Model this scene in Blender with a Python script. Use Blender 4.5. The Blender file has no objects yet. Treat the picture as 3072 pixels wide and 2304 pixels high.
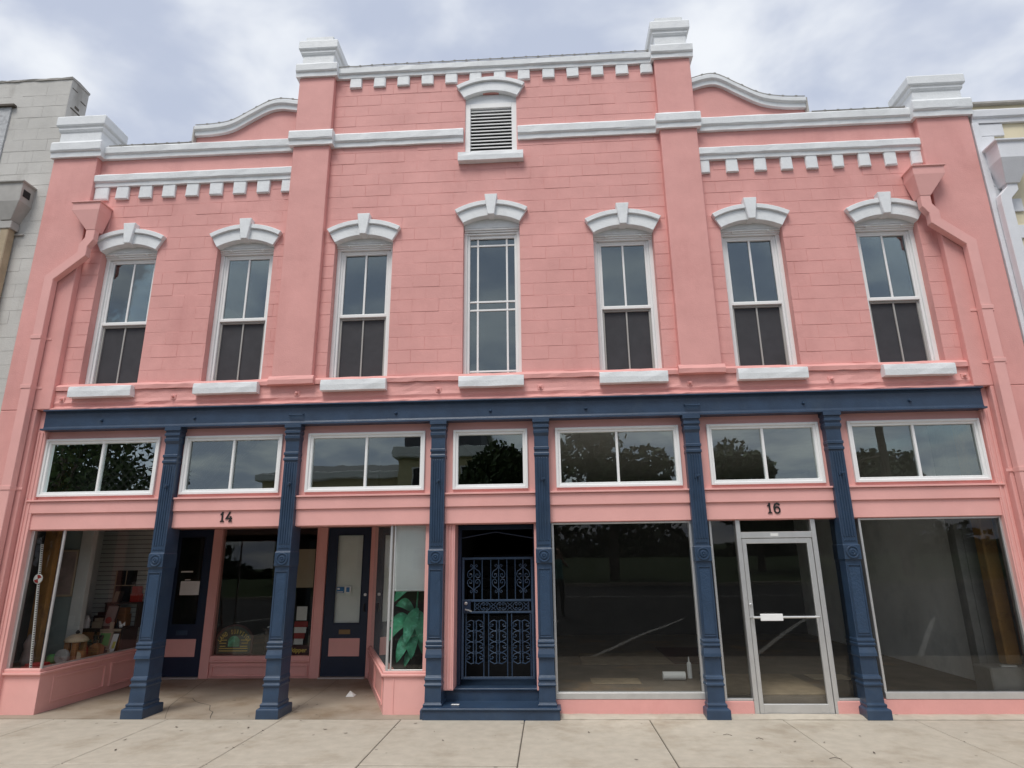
import bpy, bmesh, math, random
from mathutils import Vector, Matrix
R = random.Random(7)
scene = bpy.context.scene
col = scene.collection

# ------------------------------------------------------------------ camera
CAM_D, CAM_H = 8.604, 1.873
F_PX = 1891.26                       # focal length in pixels of the 3072 px wide photograph
def cam_axes(yaw, pit, rol):
    r = Vector((math.cos(yaw), -math.sin(yaw), 0)); fw = Vector((math.sin(yaw), math.cos(yaw), 0)); u = Vector((0, 0, 1))
    fw2 = fw*math.cos(pit) + u*math.sin(pit); u2 = u*math.cos(pit) - fw*math.sin(pit)
    return r*math.cos(rol) + u2*math.sin(rol), u2*math.cos(rol) - r*math.sin(rol), fw2
cr, cu, cf = cam_axes(math.radians(-3.1224), math.radians(15.7236), math.radians(-.67953))
cam_data = bpy.data.cameras.new('camera'); cam = bpy.data.objects.new('camera', cam_data); col.objects.link(cam)
cam.matrix_world = Matrix(((cr.x, cu.x, -cf.x, 0), (cr.y, cu.y, -cf.y, -CAM_D), (cr.z, cu.z, -cf.z, CAM_H), (0, 0, 0, 1)))
cam_data.sensor_width = 36; cam_data.lens = 36*F_PX/3072; cam_data.clip_start = .05; cam_data.clip_end = 2000
scene.camera = cam

# ------------------------------------------------------------------ sky, sun, exposure
SUN_EL, SUN_AZ = math.radians(60), math.radians(200)     # azimuth clockwise from +Y: behind the camera, a little to the left
world = bpy.data.worlds.new('World'); scene.world = world; world.use_nodes = True
nt = world.node_tree; nt.nodes.clear()
def N(t, k, **kw):
    n = t.nodes.new(k)
    for a, b in kw.items():
        if a == 'i':
            for q, v in b.items(): n.inputs[q].default_value = v
        else: setattr(n, a, b)
    return n
wo = N(nt, 'ShaderNodeOutputWorld'); bg = N(nt, 'ShaderNodeBackground', i={'Strength': .1})
sky = N(nt, 'ShaderNodeTexSky', sky_type='NISHITA', sun_disc=False, sun_elevation=SUN_EL, sun_rotation=SUN_AZ, air_density=1.2, dust_density=1.5)
tc = N(nt, 'ShaderNodeTexCoord'); sx = N(nt, 'ShaderNodeSeparateXYZ'); nt.links.new(tc.outputs['Generated'], sx.inputs[0])
zz = N(nt, 'ShaderNodeMath', operation='MAXIMUM', i={1: 0.0}); nt.links.new(sx.outputs['Z'], zz.inputs[0])
za = N(nt, 'ShaderNodeMath', operation='ADD', i={1: .22}); nt.links.new(zz.outputs[0], za.inputs[0])
dv = []
for ax in 'XY':
    d = N(nt, 'ShaderNodeMath', operation='DIVIDE'); nt.links.new(sx.outputs[ax], d.inputs[0]); nt.links.new(za.outputs[0], d.inputs[1]); dv.append(d)
cb = N(nt, 'ShaderNodeCombineXYZ'); nt.links.new(dv[0].outputs[0], cb.inputs[0]); nt.links.new(dv[1].outputs[0], cb.inputs[1])
def cloud(scale, off, detail, lo, hi, dist=.3):
    m = N(nt, 'ShaderNodeMapping', i={'Location': off, 'Rotation': (0, 0, .5), 'Scale': (1, 1.1, 1)}); nt.links.new(cb.outputs[0], m.inputs[0])
    n = N(nt, 'ShaderNodeTexNoise', i={'Scale': scale, 'Detail': detail, 'Roughness': .5, 'Distortion': dist}); nt.links.new(m.outputs[0], n.inputs['Vector'])
    r = N(nt, 'ShaderNodeMapRange', interpolation_type='SMOOTHSTEP', i={'From Min': lo, 'From Max': hi}); nt.links.new(n.outputs[0], r.inputs[0]); return r
def wmix(f, a, b):
    m = N(nt, 'ShaderNodeMix', data_type='RGBA'); nt.links.new(f.outputs[0], m.inputs[0])
    for v, k in ((a, 6), (b, 7)):
        if isinstance(v, tuple): m.inputs[k].default_value = (*v, 1)
        else: nt.links.new(v, m.inputs[k])
    return m.outputs[2]
c1 = wmix(cloud(3.3, (3.1, 1.2, 0), 5, .36, .66, .15), (3.05, 3.4, 4.25), (5.3, 5.5, 5.8))       # cloud: lavender grey to white
c2 = wmix(cloud(1.6, (7.4, 2.6, 0), 4, .24, .46), sky.outputs[0], c1)                       # gaps of blue
c3 = wmix(cloud(1.4, (1.7, 5.2, 0), 3, .52, .72), c1, c2)
nt.links.new(c3, bg.inputs['Color']); nt.links.new(bg.outputs[0], wo.inputs[0])
sun_d = bpy.data.lights.new('sun', 'SUN'); sun_d.energy = 1.5; sun_d.angle = math.radians(24); sun_d.color = (1, .96, .9)
sun = bpy.data.objects.new('sun', sun_d); col.objects.link(sun)
sdir = Vector((math.sin(SUN_AZ)*math.cos(SUN_EL), math.cos(SUN_AZ)*math.cos(SUN_EL), math.sin(SUN_EL)))
sun.rotation_euler = sdir.to_track_quat('Z', 'Y').to_euler(); sun.location = sdir*60
vs = scene.view_settings; vs.view_transform = 'Standard'; vs.look = 'None'; vs.gamma = 1; vs.exposure = .76; vs.use_curve_mapping = False
scene.render.resolution_x, scene.render.resolution_y = 1024, 768

# ------------------------------------------------------------------ materials
M = {}
def mat(name, c, rough=.6, var=.08, vs_=2.0, bump=0., bs=40., metal=0., spec=.4, c2=None, c2s=1.2, c2lo=.5, c2hi=.7, wave=0., coat=0., c2v=1.0, spots=0.):
    m = bpy.data.materials.new(name); m.use_nodes = True; t = m.node_tree; t.nodes.clear()
    o = N(t, 'ShaderNodeOutputMaterial'); p = N(t, 'ShaderNodeBsdfPrincipled', i={'Roughness': rough, 'Metallic': metal, 'Specular IOR Level': spec, 'Coat Weight': coat})
    g = N(t, 'ShaderNodeNewGeometry'); L = t.links.new; L(p.outputs[0], o.inputs[0])
    n = N(t, 'ShaderNodeTexNoise', i={'Scale': vs_, 'Detail': 6, 'Roughness': .6}); L(g.outputs['Position'], n.inputs['Vector'])
    r = N(t, 'ShaderNodeMapRange', i={'From Min': .3, 'From Max': .7, 'To Min': 1-var, 'To Max': 1+var}); L(n.outputs[0], r.inputs[0])
    base = None
    if c2:
        mp = N(t, 'ShaderNodeMapping', i={'Scale': (1, 1, c2v)}); L(g.outputs['Position'], mp.inputs[0]); n2 = N(t, 'ShaderNodeTexNoise', i={'Scale': c2s, 'Detail': 8, 'Roughness': .65}); L(mp.outputs[0], n2.inputs['Vector'])
        r2 = N(t, 'ShaderNodeMapRange', interpolation_type='SMOOTHSTEP', i={'From Min': c2lo, 'From Max': c2hi}); L(n2.outputs[0], r2.inputs[0])
        x = N(t, 'ShaderNodeMix', data_type='RGBA'); x.inputs[6].default_value = (*c, 1); x.inputs[7].default_value = (*c2, 1); L(r2.outputs[0], x.inputs[0]); base = x.outputs[2]
    v = N(t, 'ShaderNodeVectorMath', operation='SCALE'); L(r.outputs[0], v.inputs['Scale'])
    if spots:                                            # gum spots and specks trodden into the surface
        vo = N(t, 'ShaderNodeTexVoronoi', i={'Scale': 5.5}); L(g.outputs['Position'], vo.inputs['Vector']); wn = N(t, 'ShaderNodeSeparateColor'); L(vo.outputs['Color'], wn.inputs[0])
        sz = N(t, 'ShaderNodeMath', operation='MULTIPLY', i={1: .13}); L(wn.outputs[0], sz.inputs[0]); lt = N(t, 'ShaderNodeMath', operation='LESS_THAN'); L(vo.outputs['Distance'], lt.inputs[0]); L(sz.outputs[0], lt.inputs[1])
        on = N(t, 'ShaderNodeMath', operation='GREATER_THAN', i={1: .55}); L(wn.outputs[1], on.inputs[0]); m1 = N(t, 'ShaderNodeMath', operation='MULTIPLY'); L(lt.outputs[0], m1.inputs[0]); L(on.outputs[0], m1.inputs[1])
        m3 = N(t, 'ShaderNodeMath', operation='MULTIPLY_ADD', i={1: -spots, 2: 1.0}); L(m1.outputs[0], m3.inputs[0]); m4 = N(t, 'ShaderNodeMath', operation='MULTIPLY'); L(m3.outputs[0], m4.inputs[0]); L(r.outputs[0], m4.inputs[1]); L(m4.outputs[0], v.inputs['Scale'])
    if base: L(base, v.inputs[0])
    else: v.inputs[0].default_value = c
    L(v.outputs[0], p.inputs['Base Color'])
    h = None
    if bump:
        n3 = N(t, 'ShaderNodeTexNoise', i={'Scale': bs, 'Detail': 5, 'Roughness': .6}); L(g.outputs['Position'], n3.inputs['Vector']); h = n3.outputs[0]
        b = N(t, 'ShaderNodeBump', i={'Strength': 1, 'Distance': bump}); L(h, b.inputs['Height']); last = b
        if wave:
            n4 = N(t, 'ShaderNodeTexNoise', i={'Scale': 3.2, 'Detail': 3}); L(g.outputs['Position'], n4.inputs['Vector'])
            b2 = N(t, 'ShaderNodeBump', i={'Strength': 1, 'Distance': wave}); L(n4.outputs[0], b2.inputs['Height']); L(b.outputs[0], b2.inputs['Normal']); last = b2
        L(last.outputs[0], p.inputs['Normal'])
    M[name] = m; return m
def glass(name, k, tint=(.9, .95, .95), refl=(1, 1, 1), wav=.0006, dirt=0.):
    m = bpy.data.materials.new(name); m.use_nodes = True; t = m.node_tree; t.nodes.clear(); L = t.links.new
    o = N(t, 'ShaderNodeOutputMaterial'); mx = N(t, 'ShaderNodeMixShader'); tr = N(t, 'ShaderNodeBsdfTransparent', i={'Color': (*tint, 1)})
    gl = N(t, 'ShaderNodeBsdfGlossy', i={'Color': (*refl, 1), 'Roughness': .0})
    fr = N(t, 'ShaderNodeFresnel', i={'IOR': 1.5}); mu = N(t, 'ShaderNodeMath', operation='MULTIPLY', use_clamp=True, i={1: k}); L(fr.outputs[0], mu.inputs[0])
    g = N(t, 'ShaderNodeNewGeometry'); n = N(t, 'ShaderNodeTexNoise', i={'Scale': 2.2, 'Detail': 2}); L(g.outputs['Position'], n.inputs['Vector'])
    b = N(t, 'ShaderNodeBump', i={'Strength': 1, 'Distance': wav}); L(n.outputs[0], b.inputs['Height']); L(b.outputs[0], gl.inputs['Normal'])
    L(mu.outputs[0], mx.inputs[0]); L(tr.outputs[0], mx.inputs[1]); L(gl.outputs[0], mx.inputs[2]); out = mx.outputs[0]
    if dirt:
        df = N(t, 'ShaderNodeBsdfDiffuse', i={'Color': (.45, .47, .45, 1)}); n2 = N(t, 'ShaderNodeTexNoise', i={'Scale': 3.5, 'Detail': 8, 'Roughness': .7}); L(g.outputs['Position'], n2.inputs['Vector'])
        r = N(t, 'ShaderNodeMapRange', i={'From Min': .35, 'From Max': .75, 'To Min': dirt*.3, 'To Max': dirt}); L(n2.outputs[0], r.inputs[0])
        m2 = N(t, 'ShaderNodeMixShader'); L(r.outputs[0], m2.inputs[0]); L(out, m2.inputs[1]); L(df.outputs[0], m2.inputs[2]); out = m2.outputs[0]
    L(out, o.inputs[0]); M[name] = m
PINK = (.72, .357, .328)
mat('pink', PINK, .62, .07, 1.3, .003, 60, spec=.3, wave=.009, c2=(.65, .305, .28), c2s=1.3, c2lo=.45, c2hi=.75, c2v=.35)
mat('pink_wood', (.77, .405, .372), .5, .06, 1.5, .001, 30, spec=.35, c2=(.73, .365, .335), c2s=1.6, c2lo=.5, c2hi=.8)
mat('white', (.77, .79, .80), .5, .05, 5, .004, 40, spec=.35, wave=.006, c2=(.68, .70, .72), c2s=9, c2lo=.5, c2hi=.8)
mat('white_trim', (.82, .82, .81), .4, .03, 3, .0004, 20)
mat('tan_trim', (.38, .37, .35), .5, .04)
mat('navy', (.025, .050, .094), .36, .18, 4, .002, 45, spec=.5, c2=(.038, .064, .105), c2s=3.5, c2lo=.5, c2hi=.75)
mat('navy_relief', (.026, .053, .100), .33, .12, 5, .006, 34, spec=.5)
mat('navy_door', (.010, .021, .05), .4, .1, 4, .0004, 30)
mat('alu', (.62, .62, .61), .38, .06, 6, .0003, 60, metal=.65)
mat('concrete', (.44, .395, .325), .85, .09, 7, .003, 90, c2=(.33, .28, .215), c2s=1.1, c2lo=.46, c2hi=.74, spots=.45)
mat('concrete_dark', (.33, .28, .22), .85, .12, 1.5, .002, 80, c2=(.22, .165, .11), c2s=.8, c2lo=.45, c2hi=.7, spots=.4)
mat('asphalt', (.055, .055, .057), .9, .2, 3, .004, 120, c2=(.035, .035, .036), c2s=.5)
mat('road_paint', (.6, .6, .57), .7, .1)
mat('lawn', (.045, .075, .022), .95, .3, 3, .02, 30)
mat('flash', (.42, .40, .37), .6, .15, 8)
mat('groove', (.10, .085, .07), .9, .1)
mat('black', (.012, .012, .013), .6, .1)
mat('screen', (.044, .044, .050), .75, .14, 5)
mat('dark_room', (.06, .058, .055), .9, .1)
mat('room_white', (.82, .82, .80), .85, .1, 1.2, .002, 20, c2=(.66, .67, .66), c2s=1.1)
mat('shop_floor', (.17, .14, .11), .6, .25, 2.5, c2=(.28, .18, .10), c2s=.9)
mat('plywood', (.30, .235, .16), .7, .2, 5)
mat('green_grey', (.20, .25, .24), .8, .08, 2)
mat('clapboard', (.46, .49, .47), .7, .08, 3)
mat('timber', (.36, .19, .05), .7, .25, 4, .002, 30, c2=(.16, .08, .03), c2s=3)
mat('grey_block', (.56, .545, .515), .85, .08, 1.6, .004, 50, wave=.008, c2=(.34, .32, .29), c2s=1.6, c2lo=.52, c2hi=.75, c2v=.3)
mat('grey_rough', (.50, .51, .52), .9, .1, 4, .03, 14)
mat('grey_metal', (.40, .385, .36), .5, .1, 5)
mat('rust_pipe', (.42, .33, .22), .6, .2, 4)
mat('cream', (.74, .66, .47), .7, .05, 2, .002, 60)
mat('lavender_white', (.72, .73, .76), .5, .05, 3, .002, 40)
mat('leaf_a', (.035, .055, .018), .7, .35, 1.5); mat('leaf_b', (.055, .085, .025), .7, .35, 1.5); mat('bark', (.10, .08, .06), .9, .3, 6)
mat('paper', (.72, .72, .70), .8, .04); mat('blind', (.87, .90, .89), .8, .08, 1.5); mat('brass', (.25, .17, .08), .5, .1, metal=.3)
mat('gold', (.75, .55, .12), .5, .1); mat('sign_green', (.055, .075, .055), .6, .1); mat('maroon', (.07, .022, .022), .6, .1)
mat('red', (.32, .025, .02), .5, .1); mat('teal_leaf', (.05, .32, .17), .45, .35, 9, .002, 40, c2=(.17, .58, .40), c2s=7); mat('blue', (.03, .16, .36), .5, .05)
mat('wood_mid', (.28, .13, .055), .6, .2, 8); mat('tan', (.38, .31, .22), .7, .1); mat('chest', (.05, .035, .028), .6, .15); mat('toy_green', (.10, .34, .10), .5, .1)
mat('yellow', (.62, .56, .14), .6, .1); mat('steel', (.6, .6, .6), .3, .05, metal=.8); mat('jar', (.30, .29, .22), .3, .1); mat('stone', (.26, .26, .25), .9, .15, 4, .006, 20)
mat('brick_in', (.26, .21, .19), .9, .2, 6); mat('house', (.50, .43, .25), .8, .06); mat('house_white', (.66, .65, .62), .7, .06); mat('slate', (.09, .09, .10), .7, .15)
mat('skin', (.45, .26, .19), .5, .05); mat('shirt', (.12, .42, .38), .8, .08); mat('trousers', (.02, .02, .025), .8, .1); mat('hair', (.28, .19, .10), .6, .2)
glass('glass_up', 3.2, (.55, .6, .62), (.86, .97, 1.0), .0009)
glass('glass_transom', 4.6, (.88, .92, .91), (.88, 1, .98), .0007)
glass('glass_store', .95, (.93, .95, .94), (1, 1, .98), .0004, dirt=.008)
glass('glass_recess', .55, (.93, .95, .94), (1, 1, .98), .0004, dirt=.006)
glass('glass_side', .1, (.95, .96, .96), (1, 1, 1), .0003)
glass('glass_dirty', 1.3, (.8, .85, .83), (1, 1, 1), .0004, dirt=.3)

# ------------------------------------------------------------------ mesh helpers
WL = {}
class MB:
    def __init__(s): s.v = []; s.f = []
    def add(s, vs, fs):
        o = len(s.v); s.v += [tuple(p) for p in vs]; s.f += [tuple(o+i for i in f) for f in fs]; return s
    def box(s, x0, x1, y0, y1, z0, z1):
        return s.add([(x, y, z) for z in (z0, z1) for y in (y0, y1) for x in (x0, x1)], [(0, 2, 3, 1), (4, 5, 7, 6), (0, 1, 5, 4), (2, 6, 7, 3), (0, 4, 6, 2), (1, 3, 7, 5)])
    def prism(s, poly, y0, y1):                       # polygon in XZ (counter-clockwise seen from -Y), extruded along Y
        n = len(poly); return s.add([(x, y0, z) for x, z in poly]+[(x, y1, z) for x, z in poly], [tuple(range(n)), tuple(range(2*n-1, n-1, -1))]+[(i, i+n, (i+1) % n+n, (i+1) % n) for i in range(n)])
    def flat(s, poly, z0, z1):                        # polygon in XY (counter-clockwise from above), extruded in Z
        n = len(poly); return s.add([(x, y, z0) for x, y in poly]+[(x, y, z1) for x, y in poly], [tuple(range(n-1, -1, -1)), tuple(range(n, 2*n))]+[(i, (i+1) % n, (i+1) % n+n, i+n) for i in range(n)])
    def strip(s, prof, x0, x1, seg=.12, j=0., rnd=None):   # profile (y,z) swept along X, edges wobbling by j
        rnd = rnd or R; k = max(1, int(round((x1-x0)/seg))); n = len(prof); vs = []
        for i in range(k+1):
            x = x0+(x1-x0)*i/k
            for y, z in prof: vs.append((x, y+rnd.uniform(-j, j), z+rnd.uniform(-j, j)))
        fs = [(i*n+a, i*n+(a+1) % n, (i+1)*n+(a+1) % n, (i+1)*n+a) for i in range(k) for a in range(n)]
        fs += [tuple(range(n-1, -1, -1)), tuple(k*n+a for a in range(n))]; return s.add(vs, fs)
    def loft(s, rings):
        n = len(rings[0]); vs = [p for r in rings for p in r]; k = len(rings)
        fs = [(i*n+a, i*n+(a+1) % n, (i+1)*n+(a+1) % n, (i+1)*n+a) for i in range(k-1) for a in range(n)]
        fs += [tuple(range(n-1, -1, -1)), tuple((k-1)*n+a for a in range(n))]; return s.add(vs, fs)
    def tube(s, pts, r, n=6, caps=True):
        pts = [Vector(p) for p in pts]; rr = r if isinstance(r, (list, tuple)) else [r]*len(pts); rings = []
        for i, p in enumerate(pts):
            t = (pts[min(i+1, len(pts)-1)]-pts[max(i-1, 0)])
            t = t.normalized() if t.length > 1e-9 else Vector((0, 0, 1))
            a = Vector((0, 1, 0)) if abs(t.y) < .9 else Vector((1, 0, 0)); u = t.cross(a).normalized(); w = t.cross(u).normalized()
            rings.append([tuple(p+(u*math.cos(2*math.pi*k/n)+w*math.sin(2*math.pi*k/n))*rr[i]) for k in range(n)])
        return s.loft(rings)
    def lathe(s, prof, c, axis='z', n=16):             # prof: (radius, height along axis)
        rings = []
        for r, h in prof:
            ring = []
            for k in range(n):
                a = 2*math.pi*k/n; p = (r*math.cos(a), r*math.sin(a), h)
                if axis == 'y': p = (p[0], -p[2], p[1])       # height towards -Y (the street)
                if axis == 'x': p = (p[2], p[0], p[1])
                ring.append((c[0]+p[0], c[1]+p[1], c[2]+p[2]))
            rings.append(ring)
        return s.loft(rings)
    def sweep(s, pts, w, d, y):                        # rectangular pipe along a path in XZ; w across, d in Y
        P = [Vector((a, b)) for a, b in pts]; rings = []
        for i, p in enumerate(P):
            t0 = (P[i]-P[i-1]).normalized() if i else (P[1]-P[0]).normalized(); t1 = (P[i+1]-P[i]).normalized() if i < len(P)-1 else t0
            n0 = Vector((-t0.y, t0.x)); n1 = Vector((-t1.y, t1.x)); m = (n0+n1).normalized(); k = (w/2)/max(.3, m.dot(n0))
            a, b = p+m*k, p-m*k; rings.append([(a.x, y, a.y), (b.x, y, b.y), (b.x, y+d, b.y), (a.x, y+d, a.y)])
        return s.loft(rings)
    def build(s, name, m, parent=None, bevel=0., smooth=False, seg=1, fix=True):
        xs = [p[0] for p in s.v]; ys = [p[1] for p in s.v]; zs = [p[2] for p in s.v]
        o = Vector(((min(xs)+max(xs))/2, (min(ys)+max(ys))/2, min(zs)))
        me = bpy.data.meshes.new(name); me.from_pydata([(x-o.x, y-o.y, z-o.z) for x, y, z in s.v], [], s.f)
        if fix:
            b = bmesh.new(); b.from_mesh(me); bmesh.ops.recalc_face_normals(b, faces=b.faces); b.to_mesh(me); b.free()
        if smooth:
            me.polygons.foreach_set('use_smooth', [True]*len(me.polygons))
        for q in (m if isinstance(m, (list, tuple)) else [m]): me.materials.append(M[q])
        ob = bpy.data.objects.new(name, me); col.objects.link(ob); place(ob, o, parent)
        if bevel:
            bv = ob.modifiers.new('bevel', 'BEVEL'); bv.width = bevel; bv.segments = seg; bv.limit_method = 'ANGLE'; bv.angle_limit = .6
        return ob
def place(ob, o, parent):
    WL[ob.name] = Vector(o)
    if parent: ob.parent = parent; ob.location = Vector(o)-WL[parent.name]
    else: ob.location = o
def empty(name, loc, parent=None):
    e = bpy.data.objects.new(name, None); e.empty_display_size = .2; col.objects.link(e); place(e, loc, parent); return e
def tag(o, label=None, cat=None, group=None, kind=None):
    for k, v in (('label', label), ('category', cat), ('group', group), ('kind', kind)):
        if v: o[k] = v
    return o
def copy_tree(o, delta, parent):
    d = Vector(delta)
    def rec(src, par):
        c = src.copy(); col.objects.link(c); place(c, WL[src.name]+d, par)
        for ch in list(src.children): rec(ch, c)
        return c
    return rec(o, parent)
def box(name, m, parent, *b, bevel=.004): return MB().box(*b).build(name, m, parent, bevel)
def holes_wall(mb, x0, x1, z0, z1, y0, y1, holes):     # solid wall with rectangular openings, faces only where seen
    xs = sorted({x0, x1, *[h[0] for h in holes], *[h[1] for h in holes]}); zs = sorted({z0, z1, *[h[2] for h in holes], *[h[3] for h in holes]})
    xs = [x for x in xs if x0 <= x <= x1]; zs = [z for z in zs if z0 <= z <= z1]
    nx, nz = len(xs), len(zs); vs = [(x, y, z) for y in (y0, y1) for z in zs for x in xs]; idx = lambda i, k, b: b*nx*nz+k*nx+i; fs = []
    def solid(i, k):
        if i < 0 or k < 0 or i >= nx-1 or k >= nz-1: return False
        cx, cz = (xs[i]+xs[i+1])/2, (zs[k]+zs[k+1])/2; return not any(h[0] < cx < h[1] and h[2] < cz < h[3] for h in holes)
    for i in range(nx-1):
        for k in range(nz-1):
            if not solid(i, k): continue
            a, b, c, d = (i, k), (i+1, k), (i+1, k+1), (i, k+1)
            fs.append(tuple(idx(*p, 0) for p in (a, b, c, d))); fs.append(tuple(idx(*p, 1) for p in (d, c, b, a)))
            for (p, q), nb in (((a, b), (i, k-1)), ((b, c), (i+1, k)), ((c, d), (i, k+1)), ((d, a), (i-1, k))):
                if not solid(*nb): fs.append((idx(*p, 0), idx(*p, 1), idx(*q, 1), idx(*q, 0)))
    return mb.add(vs, fs)
def block_mesh(mb, x0, x1, z0, z1, y, back, c=.006, j=.0015):
    q = lambda: R.uniform(-j, j); dy = R.uniform(-.002, .002)
    a = [(x0+c+q(), y+dy+q(), z0+c+q()), (x1-c+q(), y+dy+q(), z0+c+q()), (x1-c+q(), y+dy+q(), z1-c+q()), (x0+c+q(), y+dy+q(), z1-c+q())]
    b = [(x0, y+c, z0), (x1, y+c, z0), (x1, y+c, z1), (x0, y+c, z1)]; d = [(x, back, z) for x, _, z in b]
    fs = [(0, 1, 2, 3)]
    for o in (0, 4):
        for i in range(4): fs.append((o+i, o+4+i, o+4+(i+1) % 4, o+(i+1) % 4))
    return mb.add(a+b+d, fs)
def text_mb(txt, size, depth, at, arc=None, align='CENTER', bold=1.0):
    """lettering as a mesh in the XZ plane facing -Y; arc=(cx, cz, radius, start, end degrees) sets it on a curve"""
    mb = MB()
    def glyphs(s):
        cu_ = bpy.data.curves.new('t', 'FONT'); cu_.body = s; cu_.size = size; cu_.extrude = depth; cu_.align_x = align; cu_.offset = .012*size*bold; cu_.resolution_u = 3
        o = bpy.data.objects.new('t', cu_); col.objects.link(o); dg = bpy.context.evaluated_depsgraph_get(); me = bpy.data.meshes.new_from_object(o.evaluated_get(dg))
        vs = [v.co.copy() for v in me.vertices]; fs = [tuple(p.vertices) for p in me.polygons]
        bpy.data.objects.remove(o); bpy.data.curves.remove(cu_); bpy.data.meshes.remove(me); return vs, fs
    if arc:
        cx, cz, r, a0, a1 = arc; n = len(txt)
        for i, ch in enumerate(txt):
            if ch == ' ': continue
            a = math.radians(a0+(a1-a0)*i/(n-1)); vs, fs = glyphs(ch); ct, st = math.cos(a-math.pi/2), math.sin(a-math.pi/2)
            mb.add([(cx+r*math.cos(a)+v.x*.55*ct-v.y*st, at[1]-v.z, cz+r*math.sin(a)+v.x*.55*st+v.y*ct) for v in vs], fs)
    else:
        vs, fs = glyphs(txt); mb.add([(at[0]+v.x, at[1]-v.z, at[2]+v.y) for v in vs], fs)
    return mb

# ================================================================== SETTING
tag(MB().box(-260, 260, -260, -24.1, -.6, -.02).build('lawn', 'lawn'), kind='structure')
tag(MB().box(-260, 260, -3.7, 260, -.8, -.14).build('ground', 'concrete_dark'), kind='structure')
road = MB(); prof = [(-24.0, -.12), (-20, .0), (-14, .13), (-9, .15), (-6.5, .06), (-3.86, -.13)]
road.strip([(-24.0, -.6)]+prof+[(-3.86, -.6)], -160, 160, 20); road = tag(road.build('road', 'asphalt'), kind='structure')
def road_z(y):
    for (a, za_), (b, zb) in zip(prof, prof[1:]):
        if a <= y <= b: return za_+(zb-za_)*(y-a)/(b-a)
    return -.1
for i in range(-5, 7):                                     # angled parking bay lines
    x0 = i*3.1+.4; mb = MB(); ys = [-3.95, -5, -6.5, -7.6, -8.4]
    vs_ = [(x0+(-3.95-y)*.62+s, y, road_z(y)+.004) for y in ys for s in (0, .12)]
    mb.add(vs_, [(k*2, k*2+2, k*2+3, k*2+1) for k in range(len(ys)-1)]).build('parking_line', 'road_paint', road, fix=False)
mb = MB().add([(x, y, road_z(y)+.004) for x in (-160, 160) for y in (-15.6, -15.45)], [(0, 2, 3, 1)]); mb.build('lane_line', 'road_paint', road, fix=False)
tag(MB().box(-160, 160, -24.25, -23.95, -.3, .03).build('far_kerb', 'concrete'), kind='structure')
tag(MB().box(-160, 160, -3.87, -3.71, -.4, .0).build('kerb', 'concrete', bevel=.02), kind='structure')
walk = tag(MB().box(-30, 30, -3.71, .0, -.13, -.012).build('sidewalk', 'groove'), kind='structure')
jx = [-12.46, -10.94, -9.42, -7.9, -6.38, -4.88, -3.41, -1.90, -.36, 1.16, 2.75, 4.29, 5.83, 7.37, 8.9, 10.4, 11.9]
for a, b in zip(jx, jx[1:]):
    for y0, y1 in ((-1.85, -.035), (-3.70, -1.862)):
        g = .0055
        box('slab', 'concrete', walk, a+g, b-g, y0+g, y1-g, -.1, R.uniform(-.002, .002), bevel=.006)
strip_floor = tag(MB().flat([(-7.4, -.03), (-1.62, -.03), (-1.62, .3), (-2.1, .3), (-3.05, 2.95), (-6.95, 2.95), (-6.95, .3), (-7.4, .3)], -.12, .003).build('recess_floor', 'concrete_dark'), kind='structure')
def ribbon(name, pts, w, z, m, par):
    vs = []
    for i, p in enumerate(pts):
        a = Vector(pts[max(i-1, 0)]); b = Vector(pts[min(i+1, len(pts)-1)]); t = (b-a).normalized(); n = Vector((-t.y, t.x))*w/2*R.uniform(.5, 1.3)
        vs += [(p[0]+n.x, p[1]+n.y, z), (p[0]-n.x, p[1]-n.y, z)]
    return MB().add(vs, [(2*i, 2*i+1, 2*i+3, 2*i+2) for i in range(len(pts)-1)]).build(name, m, par)
ribbon('crack', [(-5.47, 1.26), (-5.25, 1.2), (-5.1, 1.0), (-4.98, .9), (-4.75, .75), (-4.6, .45), (-4.5, .35), (-4.40, .1), (-4.34, -.02)], .011, .0045, 'groove', strip_floor)
ribbon('crack', [(-5.88, 2.8), (-5.7, 2.1), (-5.52, 1.5), (-5.47, 1.26)], .008, .0045, 'groove', strip_floor)
ribbon('crack', [(-5.47, 1.26), (-5.3, .7), (-5.05, .2), (-4.93, -.02)], .007, .0045, 'groove', strip_floor)
ribbon('crack', [(-3.6, 2.8), (-3.5, 1.6), (-3.42, -.02)], .008, .0045, 'groove', strip_floor)
ledge = MB().strip([(-.033, -.1), (.16, -.1), (.16, .028), (.06, .022), (-.033, .006)], .08, 7.6, .12, .004)
tag(ledge.build('storefront_apron', 'concrete'), kind='structure')
tag(MB().strip([(-.033, -.1), (.12, -.1), (.12, .012), (-.033, .004)], -12, -7.41, .15, .003).build('apron_strip', 'concrete'), kind='structure')

# ================================================================== THE PINK BUILDING
B = tag(empty('commercial_building', (-.72, .1, 0)), 'two-storey pink painted block storefront with white trim and navy iron columns', 'building')
WX = [-6.53, -4.64, -2.755, 1.245, 3.16, 5.13]; W4 = -.765; VX = -.77
HW = .455
holes = [(x-HW, x+HW, 4.40, 6.80) for x in WX]+[(W4-HW+.02, W4+HW-.02, 4.40, 7.06), (VX-.42, VX+.42, 8.15, 9.34)]
mb = MB()
holes_wall(mb, -7.9, -3.7, 4.10, 8.50, .1068, .42, [h for h in holes if h[1] < -3.7])
holes_wall(mb, -3.7, 2.2, 4.10, 9.90, .1068, .42, [h for h in holes if -3.7 < h[0] and h[1] < 2.2])
holes_wall(mb, 2.2, 6.5, 4.10, 8.50, .1068, .42, [h for h in holes if h[0] > 2.2])
wall = mb.build('front_wall', 'pink', B)
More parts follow.
